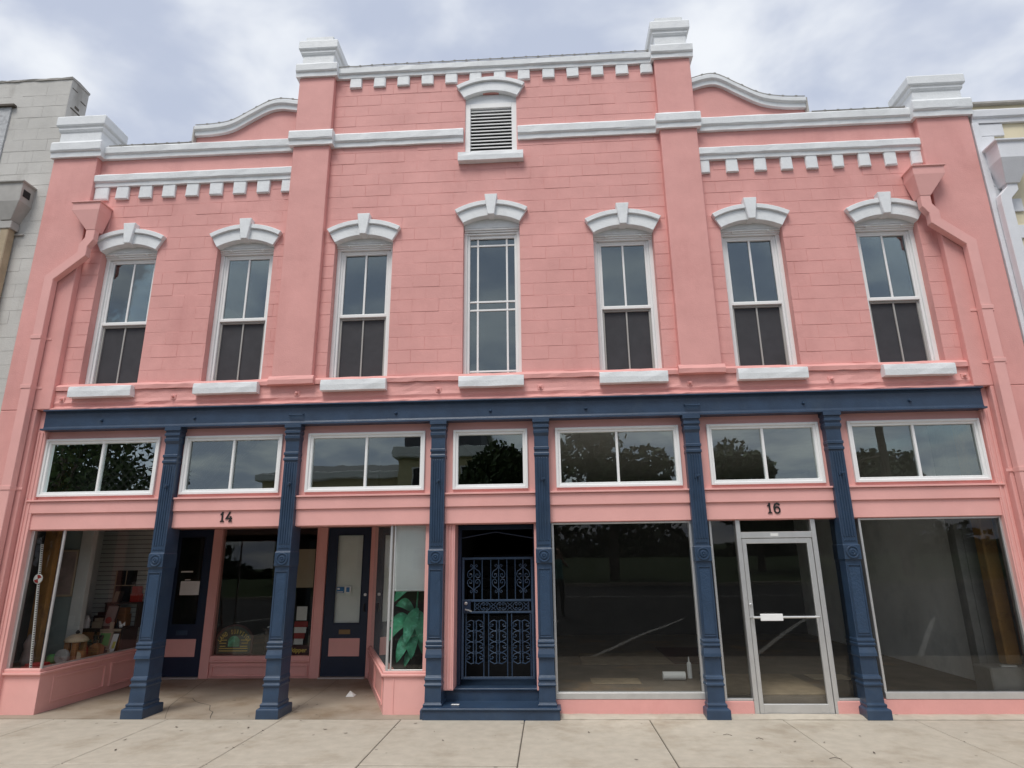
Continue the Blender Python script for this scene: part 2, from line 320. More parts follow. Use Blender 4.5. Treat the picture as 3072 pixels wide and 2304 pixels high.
# painted blocks, running bond 0.203 x 0.406
blocks = []
def lay(x0, x1, z0, z1, pz, px):
    H, Lb = .2005, .406; k0 = int(math.floor((z0-pz)/H))-1
    for k in range(k0, k0+60):
        a, b = max(pz+k*H, z0), min(pz+(k+1)*H, z1)
        if b-a < .03: continue
        xs = px+(Lb/2 if k % 2 else 0); n0 = int(math.floor((x0-xs)/Lb))
        for n in range(n0, n0+40):
            l, r = max(xs+n*Lb, x0), min(xs+(n+1)*Lb, x1)
            if r-l < .02: continue
            segs = [(l, r, a, b)]
            for h in holes:
                nxt = []
                for (l_, r_, a_, b_) in segs:
                    if h[1] <= l_ or h[0] >= r_ or h[3] <= a_ or h[2] >= b_: nxt.append((l_, r_, a_, b_)); continue
                    if h[0]-l_ > .02: nxt.append((l_, h[0], a_, b_))
                    if r_-h[1] > .02: nxt.append((h[1], r_, a_, b_))
                    lo, hi = max(l_, h[0]), min(r_, h[1])
                    if a_ < h[2] and h[2]-a_ > .02: nxt.append((lo, hi, a_, h[2]))
                    if b_ > h[3] and b_-h[3] > .02: nxt.append((lo, hi, h[3], b_))
                segs = nxt
            blocks.extend(segs)
lay(-7.27, -3.985, 4.50, 7.86, 4.89, -7.15); lay(-3.385, 1.915, 4.50, 8.41, 4.89, -2.575); lay(-3.385, 1.915, 8.65, 9.76, 9.413, -2.40); lay(2.49, 5.825, 4.50, 7.86, 4.89, 2.70)
blocks.sort(key=lambda s: -(s[1]-s[0])*(s[3]-s[2])/(8.6**2+((s[2]+s[3])/2-1.9)**2+((s[0]+s[1])/2)**2))
rest = MB(); hg, vg = .0026, .0010
for i, (l, r, a, b) in enumerate(blocks):
    w_ = vg if R.random() < .35 else .0002
    ga, gb = (hg*R.choice((.15, .5, 1, 1.3)) for _ in (0, 1)); w_ *= R.choice((.1, .3, .8, 1.2)); yy = .1035+R.uniform(-.0015, .0015)
    if i < 300: m_ = MB(); block_mesh(m_, l+w_, r-w_, a+ga, b-gb, yy, .116, .0026, .0012).build('block', 'pink', wall)
    else: block_mesh(rest, l+w_, r-w_, a+hg, b-hg, .1035, .116, .0026)
tag(rest.build('block_remainder', 'pink', wall), kind='stuff')
# pilasters
for nm, x0, x1, z0, z1 in (('pilaster', -8.03, -7.275, 4.1, 8.42), ('pilaster', -3.985, -3.385, 4.49, 9.85), ('pilaster', 1.915, 2.488, 4.49, 9.85), ('pilaster', 5.825, 6.60, 4.1, 8.42)):
    MB().box(x0, x1, .0, .3, z0, z1).build(nm, 'pink', B, .012, seg=2)
for x0, x1, xa, xb in ((-8.03, -7.47, -7.47, -7.335), (6.03, 6.60, 5.905, 6.03)):
    p = MB().box(x0, x1, .003, .27, -.05, 4.1).build('pier', 'pink', B, .012, seg=2)
    mb = MB().box(xa, xb, .10, .262, -.03, 4.1)
    c_ = (xa+xb)/2
    for d_ in (-.035, .02): mb.box(c_+d_-.012, c_+d_+.012, .085, .11, .0, 3.78)
    mb.build('jamb', 'pink_wood', p, .004)
# belt ledge, wall below it, lip over the beam
MB().strip([(.2, 4.385), (.035, 4.39), (.03, 4.45), (.055, 4.485), (.115, 4.505), (.2, 4.505)], -7.275, 5.825, .14, .005).build('belt_ledge', 'pink', B)
for x0, x1 in ((-4.02, -3.35), (1.88, 2.525)): MB().strip([(.2, 4.375), (-.03, 4.385), (-.036, 4.45), (-.015, 4.49), (.002, 4.515), (.2, 4.515)], x0, x1, .2, .003).build('belt_ledge', 'pink', B)
MB().strip([(.3, 4.112), (.058, 4.112), (.062, 4.16), (.05, 4.20), (.06, 4.25), (.064, 4.32), (.058, 4.386), (.3, 4.386)], -7.35, 5.92, .16, .0045).build('belt_course', 'pink', B)
MB().strip([(.3, 4.092), (.012, 4.092), (.01, 4.114), (.05, 4.135), (.3, 4.135)], -7.40, 5.96, .1, .003).build('beam_lip', 'pink', B)
for x in (-7.15, -5.45, -3.6, -1.53, -.07, 2.03, 3.97, 5.75):
    a = box('anchor_plate', 'pink', B, x-.04, x+.04, .046, .07, 4.215, 4.295, bevel=.006)
    MB().lathe([(.018, 0), (.018, .035), (.010, .045)], (x, .05, 4.26), 'y', 6).build('anchor_bolt', 'pink', a)
# bands and copings
def coping(name, x0, x1, z0, z1, yf=.0, yb=.45, par=B, m='white', j=.003):
    h = z1-z0
    return MB().strip([(yb, z0), (yf+.035, z0), (yf+.03, z0+h*.30), (yf+.012, z0+h*.34), (yf, z0+h*.42), (yf-.005, z0+h*.86), (yf+.02, z1), (yb, z1)], x0, x1, .17, j).build(name, m, par)
sc_l = coping('coping', -7.27, -3.98, 8.375, 8.60, .02); sc_r = coping('coping', 2.485, 5.83, 8.385, 8.62, .02)
coping('band', -3.385, -1.215, 8.40, 8.645, .03, .3); coping('band', -.335, 1.915, 8.40, 8.645, .03, .3)
cc = coping('coping', -3.385, 1.915, 9.735, 9.935, .02)
for x0, x1, z0, z1 in ((-8.06, -7.20, 8.375, 8.665), (5.765, 6.645, 8.385, 8.675), (-4.045, -3.325, 8.40, 8.665), (1.855, 2.548, 8.40, 8.665)): coping('pilaster_band', x0, x1, z0, z1, -.08, .40)
def pier_cap(x0, x1, z0, tall):
    b = MB(); c = (x0+x1)/2; w = (x1-x0)/2; yb = .5
    def ring(e, z, yo): return [(c-w-e, -.02-yo, z), (c+w+e, -.02-yo, z), (c+w+e, yb, z), (c-w-e, yb, z)]
    pf_ = [(.0, 0, 0), (.0, .17*tall, 0), (.02, .19*tall, .015), (.03, .22*tall, .03), (.03, .25*tall, .03), (.055, .27*tall, .05), (.065, .29*tall, .06), (.065, .42*tall, .06), (.05, .44*tall, .05)]
    b.loft([ring(e, z0+z, yo) for e, z, yo in pf_]); return b.build('pier_cap', 'white', B, .006)
pc1 = pier_cap(-7.985, -7.27, 8.66, 1.12); pc2 = pier_cap(5.83, 6.56, 8.67, 1.0); MB().box(5.85, 6.53, .03, .46, 9.10, 9.20).build('cap_block', 'white', pc2, .012)
MB().box(-7.97, -7.29, -.02, .5, 9.148, 9.172).build('cap_flashing', 'flash', pc1, .004)
for x0, x1 in ((-3.985, -3.385), (1.915, 2.488)):
    coping('pilaster_band', x0-.05, x1+.05, 9.735, 9.985, -.075, .45); pc = pier_cap(x0+.03, x1-.03, 9.98, 1.05)
    MB().box(x0+.06, x1-.06, -.03, .46, 10.44, 10.555).build('cap_block', 'white', pc, .012)
# curved parapets
def ogee(pts, n=26):
    out = []
    for i in range(n+1):
        x = pts[0][0]+(pts[-1][0]-pts[0][0])*i/n
        for k in range(len(pts)-1):
            if pts[k][0] <= x <= pts[k+1][0]+1e-9:
                t = (x-pts[k][0])/(pts[k+1][0]-pts[k][0]); m0 = (pts[k+1][1]-pts[max(k-1, 0)][1])/(pts[k+1][0]-pts[max(k-1, 0)][0]); m1 = (pts[min(k+2, len(pts)-1)][1]-pts[k][1])/(pts[min(k+2, len(pts)-1)][0]-pts[k][0]); h = pts[k+1][0]-pts[k][0]
                out.append((x, (2*t**3-3*t*t+1)*pts[k][1]+(t**3-2*t*t+t)*h*m0+(-2*t**3+3*t*t)*pts[k+1][1]+(t**3-t*t)*h*m1)); break
    return out
def light_string(pts, label):
    mb = MB().tube(pts, .009, 5); acc = 0
    for a, b in zip(pts, pts[1:]):
        a, b = Vector(a), Vector(b); acc += (b-a).length
        if acc > .17: acc = 0; d = (b-a).normalized(); mb.tube([b-d*.016+Vector((0, -.004, 0)), b+d*.016+Vector((0, -.004, 0))], .015, 5)
    return tag(mb.build('light_string', 'flash'), label, 'light string', 'light strings along the parapet')
PL = [(-5.72, 8.94), (-5.4, 8.95), (-5.1, 9.005), (-4.76, 9.20), (-4.5, 9.345), (-4.3, 9.385), (-3.96, 9.33)]
PR = [(2.47, 9.36), (2.75, 9.435), (2.92, 9.42), (3.22, 9.225), (3.56, 9.02), (3.89, 8.94), (4.24, 8.915)]
for P_, lab in ((PL, 'string of small lights along the left curved parapet coping beside the grey building'), (PR, 'string of small lights along the right curved parapet coping towards the cream building')):
    o = ogee(P_); T = .175
    par = MB().prism([(x, z-T+.01) for x, z in reversed(o)]+[(o[0][0]+.02, 8.5), (o[-1][0]-.02, 8.5)], .13, .42).build('curved_parapet', 'pink', B)
    rings = []
    for i, (x, z) in enumerate(o): rings.append([(x, .45, z-T), (x, .07, z-T), (x, .065, z-T*.62), (x, .045, z-T*.55), (x, .03, z-T*.45), (x, .028, z-.02), (x, .05, z), (x, .45, z)])
    MB().loft(rings).build('curved_coping', 'white', par)
    e = o[0] if P_ is PL else o[-1]; sgn = -1 if P_ is PL else 1
    MB().box(min(e[0], e[0]+sgn*.03), max(e[0], e[0]+sgn*.03), .05, .45, 8.55, e[1]).build('end_flashing', 'flash', par, .003)
    light_string([(x, .055, z+.022) for x, z in o], lab)
light_string([(-3.37+i*.1, .03, 9.955+R.uniform(-.004, .004)) for i in range(53)], 'long string of small lights along the straight centre parapet coping above the louvred vent')
light_string([(-7.15+i*.1, .04, 8.618) for i in range(15)], 'short string of small lights on the low coping beside the grey building')
light_string([(4.3+i*.1, .04, 8.637) for i in range(15)], 'short string of small lights on the low coping beside the cream building')
for c_, x0, x1, z in ((sc_l, -7.2, -5.72, 8.60), (cc, -3.35, 1.9, 9.935), (sc_r, 4.25, 5.75, 8.62)): box('coping_flashing', 'flash', c_, x0, x1, .045, .45, z-.01, z+.012, bevel=0)
# dentil cornices
def dentils(par, xs, z0, z1, yf):
    first = None
    for x, w in xs:
        d = MB(); q = lambda: R.uniform(-.006, .006)
        ring = lambda y, e: [(x+e+q(), y, z0+e+q()), (x+w-e+q(), y, z0+e+q()), (x+w-e+q(), y, z1), (x+e+q(), y, z1)]
        d.loft([ring(.13, 0), ring(yf+.012, 0), ring(yf, .012)]).build('dentil', 'white', par)
sl = coping('cornice', -7.28, -3.98, 7.845, 8.065, .015, .25); sr = coping('cornice', 2.485, 5.86, 7.855, 8.065, .015, .25)
dentils(sl, [(-7.27, .235)]+[(-6.91+.3925*i, .215) for i in range(7)]+[(-4.15, .165)], 7.62, 7.85, .06)
dentils(sr, [(2.49, .15), (2.89, .18), (3.32, .18), (3.72, .175), (4.10, .18), (4.50, .17), (4.89, .175), (5.28, .175), (5.67, .17)], 7.63, 7.86, .06)
dentils(cc, [(-3.14+.4035*i, .2) for i in range(13)], 9.55, 9.745, .062)
# ---------------------------------------------------------------- hoods, windows
def arc_pts(cx, zc, r, a, n=14): return [(cx+r*math.sin(-a+2*a*i/n), zc+r*math.cos(-a+2*a*i/n)) for i in range(n+1)]
def hood(cx, base, par, key=True, wide=1.0):
    """segmental hood; base = height of its springing"""
    hw = .45*wide; rise = .115; ri = (hw*hw+rise*rise)/(2*rise); zc = base+rise-ri; a = math.asin(hw/ri); t = .255
    ai, am, ao = arc_pts(cx, zc, ri, a), arc_pts(cx, zc, ri+t-.075, a*1.005), arc_pts(cx, zc, ri+t, a*1.01)
    def band(lo, hi, y0, y1):
        m_ = MB(); n = len(lo); m_.loft([[(lo[i][0], y1, lo[i][1]), (lo[i][0], y0, lo[i][1]), (hi[i][0], y0, hi[i][1]), (hi[i][0], y1, hi[i][1])] for i in range(n)]); return m_
    h = band(ai, am, .055, .30).build('window_hood', 'white', par, .005)
    band(am, ao, .02, .14).build('hood_rim', 'white', h, .006)
    if key:
        zt = base+rise+t; MB().prism([(cx-.052, base+rise-.015), (cx+.052, base+rise-.015), (cx+.10, zt+.085), (cx-.10, zt+.085)], -.01, .2).build('keystone', 'white', h, .008)
    return h
def bars(mb, x0, x1, z0, z1, w, y0, y1):
    return mb.box(x0, x0+w, y0, y1, z0, z1).box(x1-w, x1, y0, y1, z0, z1).box(x0+w, x1-w, y0, y1, z0, z0+w).box(x0+w, x1-w, y0, y1, z1-w, z1)
def sash_window(cx):
    w = MB(); Y = .225                                      # outer brickmould frame
    for s in (-1, 1):
        x = cx+s*.455; w.box(min(x, x-s*.06), max(x, x-s*.06), Y, .40, 4.42, 6.70); w.box(min(x-s*.06, x-s*.095), max(x-s*.06, x-s*.095), Y+.025, .40, 4.42, 6.60)
    w = w.build('sash_window', 'white_trim', B, .006)
    hd = MB()
    for k, (z, y) in enumerate(((6.682, .175), (6.655, .195), (6.628, .215))): hd.box(cx-.455, cx+.455, y, .40, z-.02, z+.008)
    hd.box(cx-.36, cx+.36, .255, .40, 6.572, 6.606).build('head_moulding', 'white_trim', w, .003)
    MB().box(cx-.455, cx+.455, .17, .40, 6.692, 6.80).build('tympanum', 'white', w)
    for s in (-1, 1): MB().lathe([(.012, 0), (.012, .05), (.018, .055), (.0, .06)], (cx+s*.26, .20, 6.655), 'y', 6).build('anchor_stud', 'white_trim', w)
    up = bars(MB(), cx-.36, cx+.36, 5.515, 6.577, .032, .262, .31).build('upper_sash', 'white_trim', w, .003)
    box('meeting_rail', 'white_trim', up, cx-.365, cx+.365, .25, .30, 5.492, 5.535, bevel=.003)
    box('muntin', 'white_trim', up, cx-.014, cx+.014, .268, .30, 5.545, 6.547, bevel=.003)
    for s in (0, 1): MB().box(cx-.33+s*.345, cx-.015+s*.345, .285, .291, 5.545, 6.547).build('pane', 'glass_up', up)
    lo = bars(MB(), cx-.36, cx+.36, 4.43, 5.49, .030, .285, .33).build('lower_sash', 'tan_trim', w, .003)
    box('muntin', 'tan_trim', lo, cx-.011, cx+.011, .290, .308, 4.46, 5.46, bevel=.002)
    MB().box(cx-.332, cx+.332, .309, .315, 4.458, 5.465).build('insect_screen', 'screen', lo)
    MB().strip([(.32, 4.265), (-.045, 4.27), (-.05, 4.35), (-.046, 4.42), (-.02, 4.432), (.32, 4.435)], cx-.475, cx+.475, .19, .003).build('window_sill', 'white', w)
    hood(cx, 6.675, w); return w
w0 = sash_window(WX[0])
for x in WX[1:]: copy_tree(w0, (x-WX[0], 0, 0), B)
def settle(o):                                             # old sashes never hang quite true: each pane leans its own way
    for ch in o.children:
        if ch.name.startswith('pane'): ch.rotation_euler = (R.uniform(-.012, .012), 0, R.uniform(-.015, .015))
        settle(ch)
for o in list(B.children):
    if o.name.startswith('sash_window'): settle(o)
# tall prairie-style centre window
cx = W4; w = MB()
for s in (-1, 1):
    x = cx+s*.435; w.box(min(x, x-s*.05), max(x, x-s*.05), .20, .40, 4.42, 6.90); w.box(min(x-s*.05, x-s*.09), max(x-s*.05, x-s*.09), .23, .40, 4.42, 6.82)
cw = w.build('casement_window', 'white_trim', B, .006)
hd = MB()
for z, y in ((6.875, .17), (6.845, .19), (6.81, .21)): hd.box(cx-.43, cx+.43, y, .40, z-.02, z+.008)
hd.box(cx-.345, cx+.345, .24, .4, 6.74, 6.789).build('head_moulding', 'white_trim', cw, .003)
MB().box(cx-.43, cx+.43, .165, .40, 6.885, 7.06).build('tympanum', 'white', cw)
gx = [cx-.345, cx-.225, cx+.225, cx+.345]; gz = [4.44, 4.575, 5.545, 5.68, 6.625, 6.745]
for x in gx[1:3]: box('muntin', 'white_trim', cw, x-.014, x+.014, .262, .285, 4.44, 6.745, bevel=.003)
for z in gz[1:5]: box('muntin', 'white_trim', cw, gx[0], gx[3], .259, .282, z-.014, z+.014, bevel=.003)
for i in range(3):
    for k in range(5): MB().box(gx[i]+.001, gx[i+1]-.001, .275, .281, gz[k]+.001, gz[k+1]-.001).build('pane', 'glass_up', cw)
MB().strip([(.32, 4.265), (-.045, 4.27), (-.05, 4.35), (-.046, 4.415), (-.02, 4.43), (.32, 4.435)], cx-.465, cx+.465, .19, .003).build('window_sill', 'white', cw)
hood(cx, 6.925, cw, wide=.97)
# louvred attic vent
v = bars(MB(), VX-.425, VX+.425, 8.165, 9.16, .088, .13, .38).build('attic_vent', 'white_trim', B, .005)
for i in range(14):
    z = 8.262+i*.063; MB().add([(VX-.335, .155, z), (VX+.335, .155, z), (VX+.335, .155, z+.018), (VX-.335, .155, z+.018), (VX-.335, .235, z+.045), (VX+.335, .235, z+.045), (VX+.335, .235, z+.063), (VX-.335, .235, z+.063)], [(0, 1, 2, 3), (7, 6, 5, 4), (0, 4, 5, 1), (3, 2, 6, 7), (0, 3, 7, 4), (1, 5, 6, 2)]).build('slat', 'white_trim', v)
MB().box(VX-.34, VX+.34, .33, .37, 8.25, 9.12).build('backing', 'black', v)
MB().box(VX-.42, VX+.42, .14, .38, 9.162, 9.33).build('tympanum', 'white', v)
MB().strip([(.3, 8.005), (.0, 8.01), (-.005, 8.09), (.0, 8.155), (.3, 8.165)], VX-.52, VX+.52, .2, .003).build('window_sill', 'white', v)
hood(VX, 9.235, v, key=False, wide=.97)
# downspouts with conductor heads
def downspout(xh, xb, path, xs):
    xc = xh; y0, y1 = -.17, .10; d = MB().sweep(path, .145, .105, -.115).build('downspout', 'pink_wood', B, .006)
    def ring(w0, ya, z): return [(xc-w0, ya, z), (xc+w0, ya, z), (xc+w0, y1, z), (xc-w0, y1, z)]
    MB().loft([[(xb-.075, -.12, 6.97), (xb+.075, -.12, 6.97), (xb+.075, .05, 6.97), (xb-.075, .05, 6.97)], ring(.225, y0, 7.30), ring(.225, y0, 7.42), ring(.245, y0-.02, 7.425), ring(.245, y0-.02, 7.445)]).build('conductor_head', 'pink_wood', d, .005)
    for z in (5.2, 4.43, 2.95, 1.2): box('strap', 'pink_wood', d, xs-.16, xs+.16, -.008, .004, z-.018, z+.018, bevel=.002); box('collar', 'pink_wood', d, xs-.082, xs+.082, -.124, -.005, z-.03, z+.03, bevel=.004)
downspout(-7.17, -7.07, [(-7.07, 7.0), (-7.07, 6.82), (-7.15, 6.70), (-7.15, 6.56), (-7.60, 6.17), (-7.61, .08)], -7.61)
downspout(5.73, 5.64, [(5.64, 7.0), (5.64, 6.82), (5.72, 6.70), (5.72, 6.56), (6.14, 6.20), (6.15, .08)], 6.15)
# ---------------------------------------------------------------- iron beam and columns
beam = MB().strip([(.3, 3.79), (.0, 3.79), (.0, 3.812), (.055, 3.826), (.062, 3.85), (.062, 4.04), (.055, 4.066), (.0, 4.075), (.0, 4.092), (.3, 4.092)], -7.365, 5.935, 3).build('iron_beam', 'navy', B)
for x in (-6.49, -5.09, -2.135, -.785, .56, 3.55, 4.97): MB().lathe([(.022, 0), (.022, .012), (.012, .03)], (x, .062, 3.93), 'y', 8).build('bolt', 'navy', beam)
for x in (-3.58, 2.03): MB().tube([(x-.1, .07, 3.955), (x-.1, .02, 3.935), (x+.1, .02, 3.93), (x+.1, .07, 3.955)], .011, 6).build('hook_bar', 'navy', beam)
RG = [(0, .145, -.055), (.10, .145, -.055), (.115, .140, -.05), (.128, .115, -.012), (.15, .119, -.018), (.165, .119, -.018), (.175, .105, .012), (.36, .103, .018), (.372, .113, -.002), (.392, .113, -.002), (.402, .103, .016), (.425, .104, .015), (.445, .111, .0), (.475, .106, .01), (.488, .1, .03), (.69, .1, .03), (.70, .109, .0), (.74, .107, .004), (.80, .1, .022), (.815, .1, .03), (.825, .109, .006), (.848, .109, .006), (.856, .101, .022), (.872, .107, .01), (.895, .107, .01), (.905, .098, .036), (1.84, .098, .036), (1.852, .106, .012), (2.03, .106, .012), (2.042, .098, .036), (3.27, .098, .036), (3.278, .105, .016), (3.31, .105, .016), (3.318, .098, .03), (3.35, .098, .03), (3.358, .105, .016), (3.392, .105, .016), (3.40, .098, .036), (3.55, .098, .036), (3.59, .108, .01), (3.628, .109, .008), (3.632, .103, .022), (3.662, .103, .022), (3.666, .113, .004), (3.702, .113, .004), (3.706, .106, .016), (3.736, .106, .016), (3.74, .118, -.008), (3.788, .118, -.008)]
def column(cx):
    back = lambda z: .40 if z < .12 else .34
    c_ = MB().loft([[(cx-h, y, z), (cx+h, y, z), (cx+h, back(z), z), (cx-h, back(z), z)] for z, h, y in RG]).build('iron_column', 'navy', B, .003)
    p = MB().box(cx-.068, cx+.068, .030, .05, .965, 1.755).build('relief_panel', 'navy_relief', c_)
    bars(MB(), cx-.082, cx+.082, .935, 1.785, .010, .024, .05).build('panel_moulding', 'navy', p, .003)
    ro = MB().lathe([(.082, 0), (.082, .008), (.076, .016), (.066, .016), (.058, .006), (.048, .006), (.040, .018), (.026, .02), (.018, .012), (.012, .024), (.0, .026)], (cx, .013, 1.942), 'y', 24).build('rosette', 'navy', c_, smooth=False)
    fl = MB()
    for k in range(5): x = cx-.066+k*.033; fl.tube([(x, .036, 2.13), (x, .034, 2.14), (x, .034, 3.24), (x, .036, 3.25)], [.004, .0105, .0105, .004], 6)
    fl.build('fluting', 'navy', c_)
    zg = MB()
    for k in range(4): x = cx-.075+k*.0375; zg.prism([(x, 2.075), (x+.019, 2.09), (x+.0375, 2.075), (x+.0375, 2.088), (x+.019, 2.105), (x, 2.088)], .028, .04)
    zg.build('zigzag_crest', 'navy', c_)
    hk = MB().tube([(cx+.02, .04, 2.955), (cx+.02, -.02, 2.95), (cx+.04, -.025, 2.955)], .014, 6); hk.box(cx-.02, cx+.03, .02, .04, 2.93, 2.975).build('hook', 'navy', c_)
    return c_
CX = [-5.36, -3.60, -1.515, -.075, 1.995, 3.885]
k0 = column(CX[0])
for x in CX[1:]: copy_tree(k0, (x-CX[0], 0, 0), B)
# ---------------------------------------------------------------- transom band
TR = [(-7.34, -5.61), (-5.235, -3.79), (-3.415, -1.72), (-1.32, -.27), (.12, 1.835), (2.22, 3.735), (4.125, 5.88)]
TZ = (2.84, 3.68)
mb = MB(); holes_wall(mb, -7.42, 5.99, 2.37, 3.80, .165, .30, [(a+.03, b-.03, TZ[0]+.03, TZ[1]-.03) for a, b in TR]); tw = mb.build('transom_wall', 'pink_wood', B)
edges = [-7.42]+[e for c_ in CX for e in (c_-.09, c_+.09)]+[5.99]
for i in range(7):
    a, b = edges[2*i], edges[2*i+1]
    box('fascia_board', 'pink_wood', tw, a, b, .125, .30, 2.38, 2.612, bevel=.004); box('fascia_board', 'pink_wood', tw, a, b, .098, .24, 2.605, 2.765, bevel=.004); box('ledge_board', 'pink_wood', tw, a, b, .070, .24, 2.768, 2.792, bevel=.003)
for i, (a, b) in enumerate(TR):
    f = bars(MB(), a, b, *TZ, .035, .128, .24); f = bars(f, a+.033, b-.033, TZ[0]+.033, TZ[1]-.033, .036, .15, .24).build('transom_window', 'white_trim', B, .004)
    m_ = (a+b)/2; xs = [a+.066, b-.066] if i == 3 else [a+.066, m_, b-.066]
    if i != 3: box('muntin', 'white_trim', f, m_-.016, m_+.016, .158, .215, TZ[0]+.069, TZ[1]-.069, bevel=.003)
    for x0, x1 in zip(xs, xs[1:]):
        tl = R.uniform(-.003, .003); MB().add([(x0, .195+tl, TZ[0]+.066), (x1, .195-tl, TZ[0]+.066), (x1, .195-tl, TZ[1]-.066), (x0, .195+tl, TZ[1]-.066)], [(0, 1, 2, 3)]).build('pane', 'glass_transom', f)
# house numbers
def stroke(mb, pts, w, y0, y1):
    return mb.sweep(pts, w, y1-y0, y0)
def number(x, second, y=.113, z=2.452, h=.135):
    s = h; one = MB(); stroke(one, [(x, z), (x, z+s)], .021, y, y+.02); one.prism([(x-.03, z), (x+.03, z), (x+.018, z+.018), (x-.018, z+.018)], y-.001, y+.02); one.prism([(x-.034, z+s*.72), (x-.02, z+s*.68), (x+.004, z+s*.86), (x+.004, z+s)], y-.0015, y+.02)
    x2 = x+.095
    if second == '4':
        stroke(one, [(x2+.012, z+s), (x2-.036, z+s*.33), (x2+.045, z+s*.33)], .02, y, y+.02); stroke(one, [(x2+.022, z+.005), (x2+.022, z+s*.55)], .021, y-.0015, y+.02); one.prism([(x2-.006, z), (x2+.05, z), (x2+.038, z+.017), (x2+.006, z+.017)], y-.002, y+.02)
    else:
        ring = [(x2+.034*math.cos(t), z+s*.31+.040*math.sin(t)) for t in [k*2*math.pi/16 for k in range(17)]]; stroke(one, ring, .019, y, y+.02)
        stroke(one, [(x2-.036, z+s*.34), (x2-.036, z+s*.6), (x2-.022, z+s*.86), (x2+.004, z+s*.95), (x2+.026, z+s*.88), (x2+.03, z+s*.76)], .02, y-.0015, y+.02)
    return one
n14 = number(-4.545, '4').build('house_number', 'black', B); n14['label'] = 'black house number 14 on pink fascia board'
n16 = number(2.945, '6').build('house_number', 'black', B); n16['label'] = 'black house number 16 on pink fascia board'
# ---------------------------------------------------------------- shop fronts of number 16
def plate_window(x0, x1):
    box('bulkhead', 'pink', B, x0-.03, x1+.03, .15, .32, .015, .19, bevel=.006)
    f = MB().box(x0, x1, .145, .25, .192, .268).box(x0, x0+.032, .16, .25, .268, 2.375).box(x1-.032, x1, .16, .25, .268, 2.375).box(x0+.032, x1-.032, .165, .25, 2.35, 2.378).build('shop_window', 'alu', B, .004)
    MB().add([(x0+.03, .232, .262), (x1-.03, .216, .262), (x1-.03, .183, 2.36), (x0+.03, .199, 2.36)], [(0, 1, 2, 3)]).build('pane', 'glass_store', f); return f
plate_window(.03, 1.905); plate_window(4.08, 5.91)
for x0, x1 in ((2.14, 2.485), (3.525, 3.83)):
    box('bulkhead', 'pink', B, x0-.03, x1, .16, .32, .015, .165, bevel=.006)
    f = MB().box(x0, x1, .18, .26, .167, .192).build('sidelight', 'alu', B, .003)
    xa = x0 if x0 < 3 else x1-.03; box('stile', 'alu', f, xa, xa+.03, .18, .26, .192, 2.378, bevel=.003)
    MB().add([(x0+.01, .236, .19), (x1-.005, .233, .19), (x1-.005, .200, 2.375), (x0+.01, .203, 2.375)], [(0, 1, 2, 3)]).build('pane', 'glass_store', f)
df = MB().box(2.487, 2.545, .165, .28, .0, 2.378).box(3.465, 3.525, .165, .28, .0, 2.378).box(2.545, 3.465, .17, .28, 2.135, 2.215).build('door_frame', 'alu', B, .004)
MB().box(2.545, 3.465, .225, .231, 2.215, 2.378).build('pane', 'glass_store', df)
d = MB().box(2.552, 2.605, .175, .22, .015, 2.128).box(3.39, 3.458, .175, .22, .015, 2.128).box(2.605, 3.39, .175, .22, .015, .130).box(2.605, 3.39, .175, .22, 2.065, 2.128).build('glass_door', 'alu', B, .004)
d['label'] = 'aluminium framed glass shop door with push bar'
MB().add([(2.60, .214, .125), (3.395, .208, .125), (3.395, .178, 2.07), (2.60, .184, 2.07)], [(0, 1, 2, 3)]).build('pane', 'glass_store', d)
MB().tube([(2.555, .18, 1.145), (2.575, .12, 1.15), (3.40, .12, 1.15), (3.425, .18, 1.145)], .013, 8).build('push_bar', 'alu', d)
MB().box(2.665, 2.945, .105, .125, 1.108, 1.192).build('push_plate', 'white_trim', d, .004)
MB().lathe([(.017, 0), (.017, .015), (.012, .018)], (2.575, .176, 1.30), 'y', 12).build('lock', 'steel', d)
box('closer_label', 'paper', df, 2.93, 3.03, .166, .171, 2.155, 2.195, bevel=0)
# ---------------------------------------------------------------- stair entrance with iron gate
st = MB().box(-1.625, .075, -.085, .35, -.03, .112).box(-1.64, .09, -.105, .36, .112, .136).build('entrance_step', 'navy', B, .006)
MB().box(-1.43, -.16, .35, 1.0, .05, .262).box(-1.44, -.15, .325, 1.0, .262, .288).build('upper_step', 'navy', st, .006)
jb = MB().box(-1.425, -1.285, .19, .50, .286, 2.40)
for x in (-1.40, -1.355, -1.315): jb.box(x-.012, x+.012, .178, .2, .30, 2.37)
jb.build('jamb', 'pink_wood', B, .004); box('jamb', 'pink_wood', B, -.205, -.165, .19, .50, .286, 2.40)
GY = .50
g = MB().box(-1.285, -1.235, GY, GY+.05, .29, 2.37).box(-.23, -.195, GY, GY+.05, .29, 2.37).box(-1.235, -.23, GY, GY+.05, 2.31, 2.37)
g = g.tube([(-1.235, GY+.03, 2.20), (-.75, GY+.03, 2.28), (-.23, GY+.03, 2.19)], .012).build('security_gate', 'navy_door', B, .003)
gf = bars(MB(), -1.225, -.235, .365, 1.935, .032, GY+.005, GY+.035); gf.box(-1.193, -.267, GY+.006, GY+.034, 1.345, 1.375).box(-1.193, -.267, GY+.006, GY+.034, 1.195, 1.222).build('gate_frame', 'navy', g, .003)
yb = GY+.02
def vbar(x, z0, z1): MB().tube([(x, yb, z0), (x, yb, z1)], .0075, 5).build('bar', 'navy', g)
for x in (-1.06, -.945, -.825, -.715, -.60, -.485, -.375): vbar(x, 1.37, 1.92)
for x in (-1.165, -.92, -.855, -.60, -.54, -.285): vbar(x, .38, 1.2)
for x in (-1.05, -.305): vbar(x, 1.215, 1.35)
